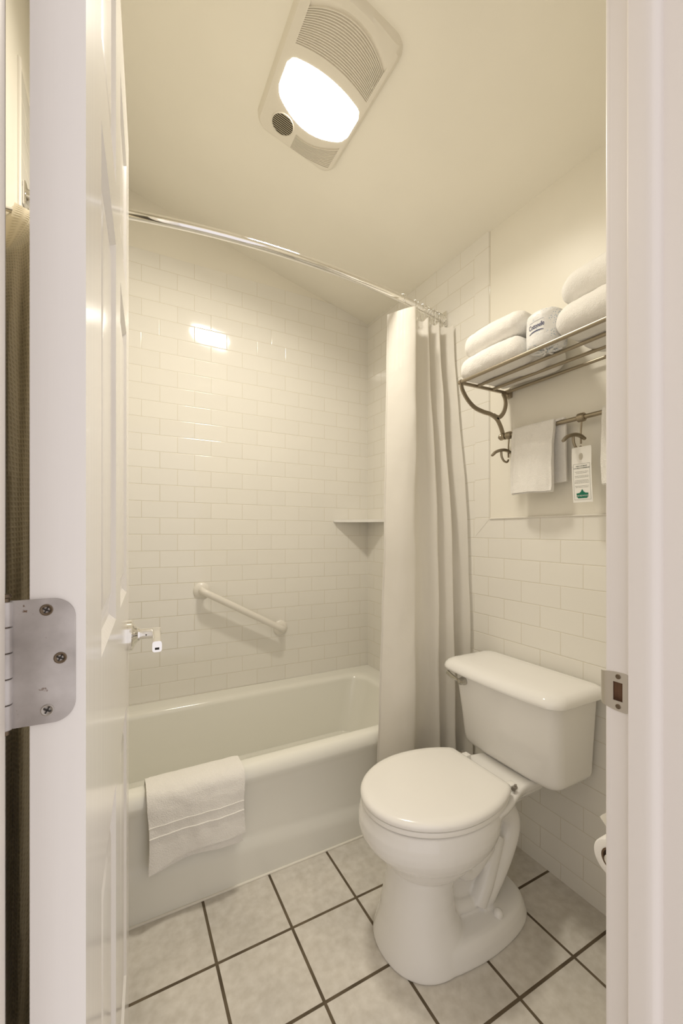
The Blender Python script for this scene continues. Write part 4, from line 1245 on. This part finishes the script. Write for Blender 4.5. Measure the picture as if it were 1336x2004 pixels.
bm = nb(); rv = [[bm.verts.new(p) for p in r] for r in (circ(.0206, .8085), circ(.0206, .9185), circ(.0172, 0.9185), circ(.0172, .8085))]; rv.append(rv[0])
for a, b in zip(rv, rv[1:]):
    for i in range(N): bm.faces.new((a[i], a[(i+1) % N], b[(i+1) % N], b[i]))
obj('cardboard_core', bm, M_cardboard, tp)
bm = nb(); G = []
for i in range(9):
    s = i/8; x = lerp(.812, .916, s); row = []
    for y, z in ((.4475, .5862), (.452, .591), (.454, .599), (.460, .609), (.468 if s < .5 else .462, .620-.004*s)):
        row.append(Vector((x + (.004-.010*(z-.586)/.034 if s < .3 else 0), y+.002*math.sin(s*9), z)))
    G.append(row)
sheet(bm, G, .0012); obj('folded_tail', bm, M_tissue, tp, smooth=70)

# ================================================================== BATHROBE BEHIND THE DOOR
def robe():
    hy, hz = 1.12, 1.85
    hk = thing('coat_hook', 'small chrome coat hook on the left wall holding the robe', 'hook', (L, hy, hz))
    bm = nb(); lathe(bm, [(.016, 0), (.016, .004), (.006, .008), (.005, .045), (.009, .050), (.002, .054)], (L-.002, hy, hz), 'x', 20); obj('hook_arm', bm, M_chrome, hk)
    bm = nb(); G = []; H = 130; N = 110
    for j in range(H+1):
        s = j/H; z = lerp(1.873, .20, s); row = []
        w_, d_ = table(s, [(0, .050, .020), (.006, .085, .034), (.02, .125, .044), (.05, .165, .048), (.2, .205, .050), (.5, .215, .052), (1, .222, .056)])
        for i in range(N+1):
            a = 2*PI*i/N; ca, sa = math.cos(a), math.sin(a)
            rr = 1 + .07*math.sin(9*a + s*5)*min(1, s*8) + .05*math.sin(17*a - s*7)*min(1, s*5)
            y = hy - .01 + w_*ca*rr
            x = L + .004 + d_ + d_*sa*rr
            row.append(Vector((max(L+.001, x), y, z - .17*max(0, -ca)**1.5*math.exp(-s*6) + .01*math.sin(3*a)*math.exp(-s*20))))
        G.append(row)
    A = sheet(bm, G)
    uv = bm.loops.layers.uv.new('UVMap'); m_ = {}
    for j, r_ in enumerate(A):
        for i, v in enumerate(r_): m_[v] = (i/N*.95 + .08*math.sin(j/H*3), j/H*1.7)
    for f in bm.faces:
        for l in f.loops: l[uv].uv = m_[l.vert]
    bm.faces.new(A[0][:-1]); bm.faces.new(A[-1][:-1][::-1])
    bmesh.ops.remove_doubles(bm, verts=bm.verts, dist=1e-5)
    o = obj('bathrobe', bm, M_waffle, None, (L+.06, hy, .20), smooth=70)
    tag(o, 'brown waffle-weave bathrobe hanging on the left wall behind the open door', 'bathrobe')
robe()
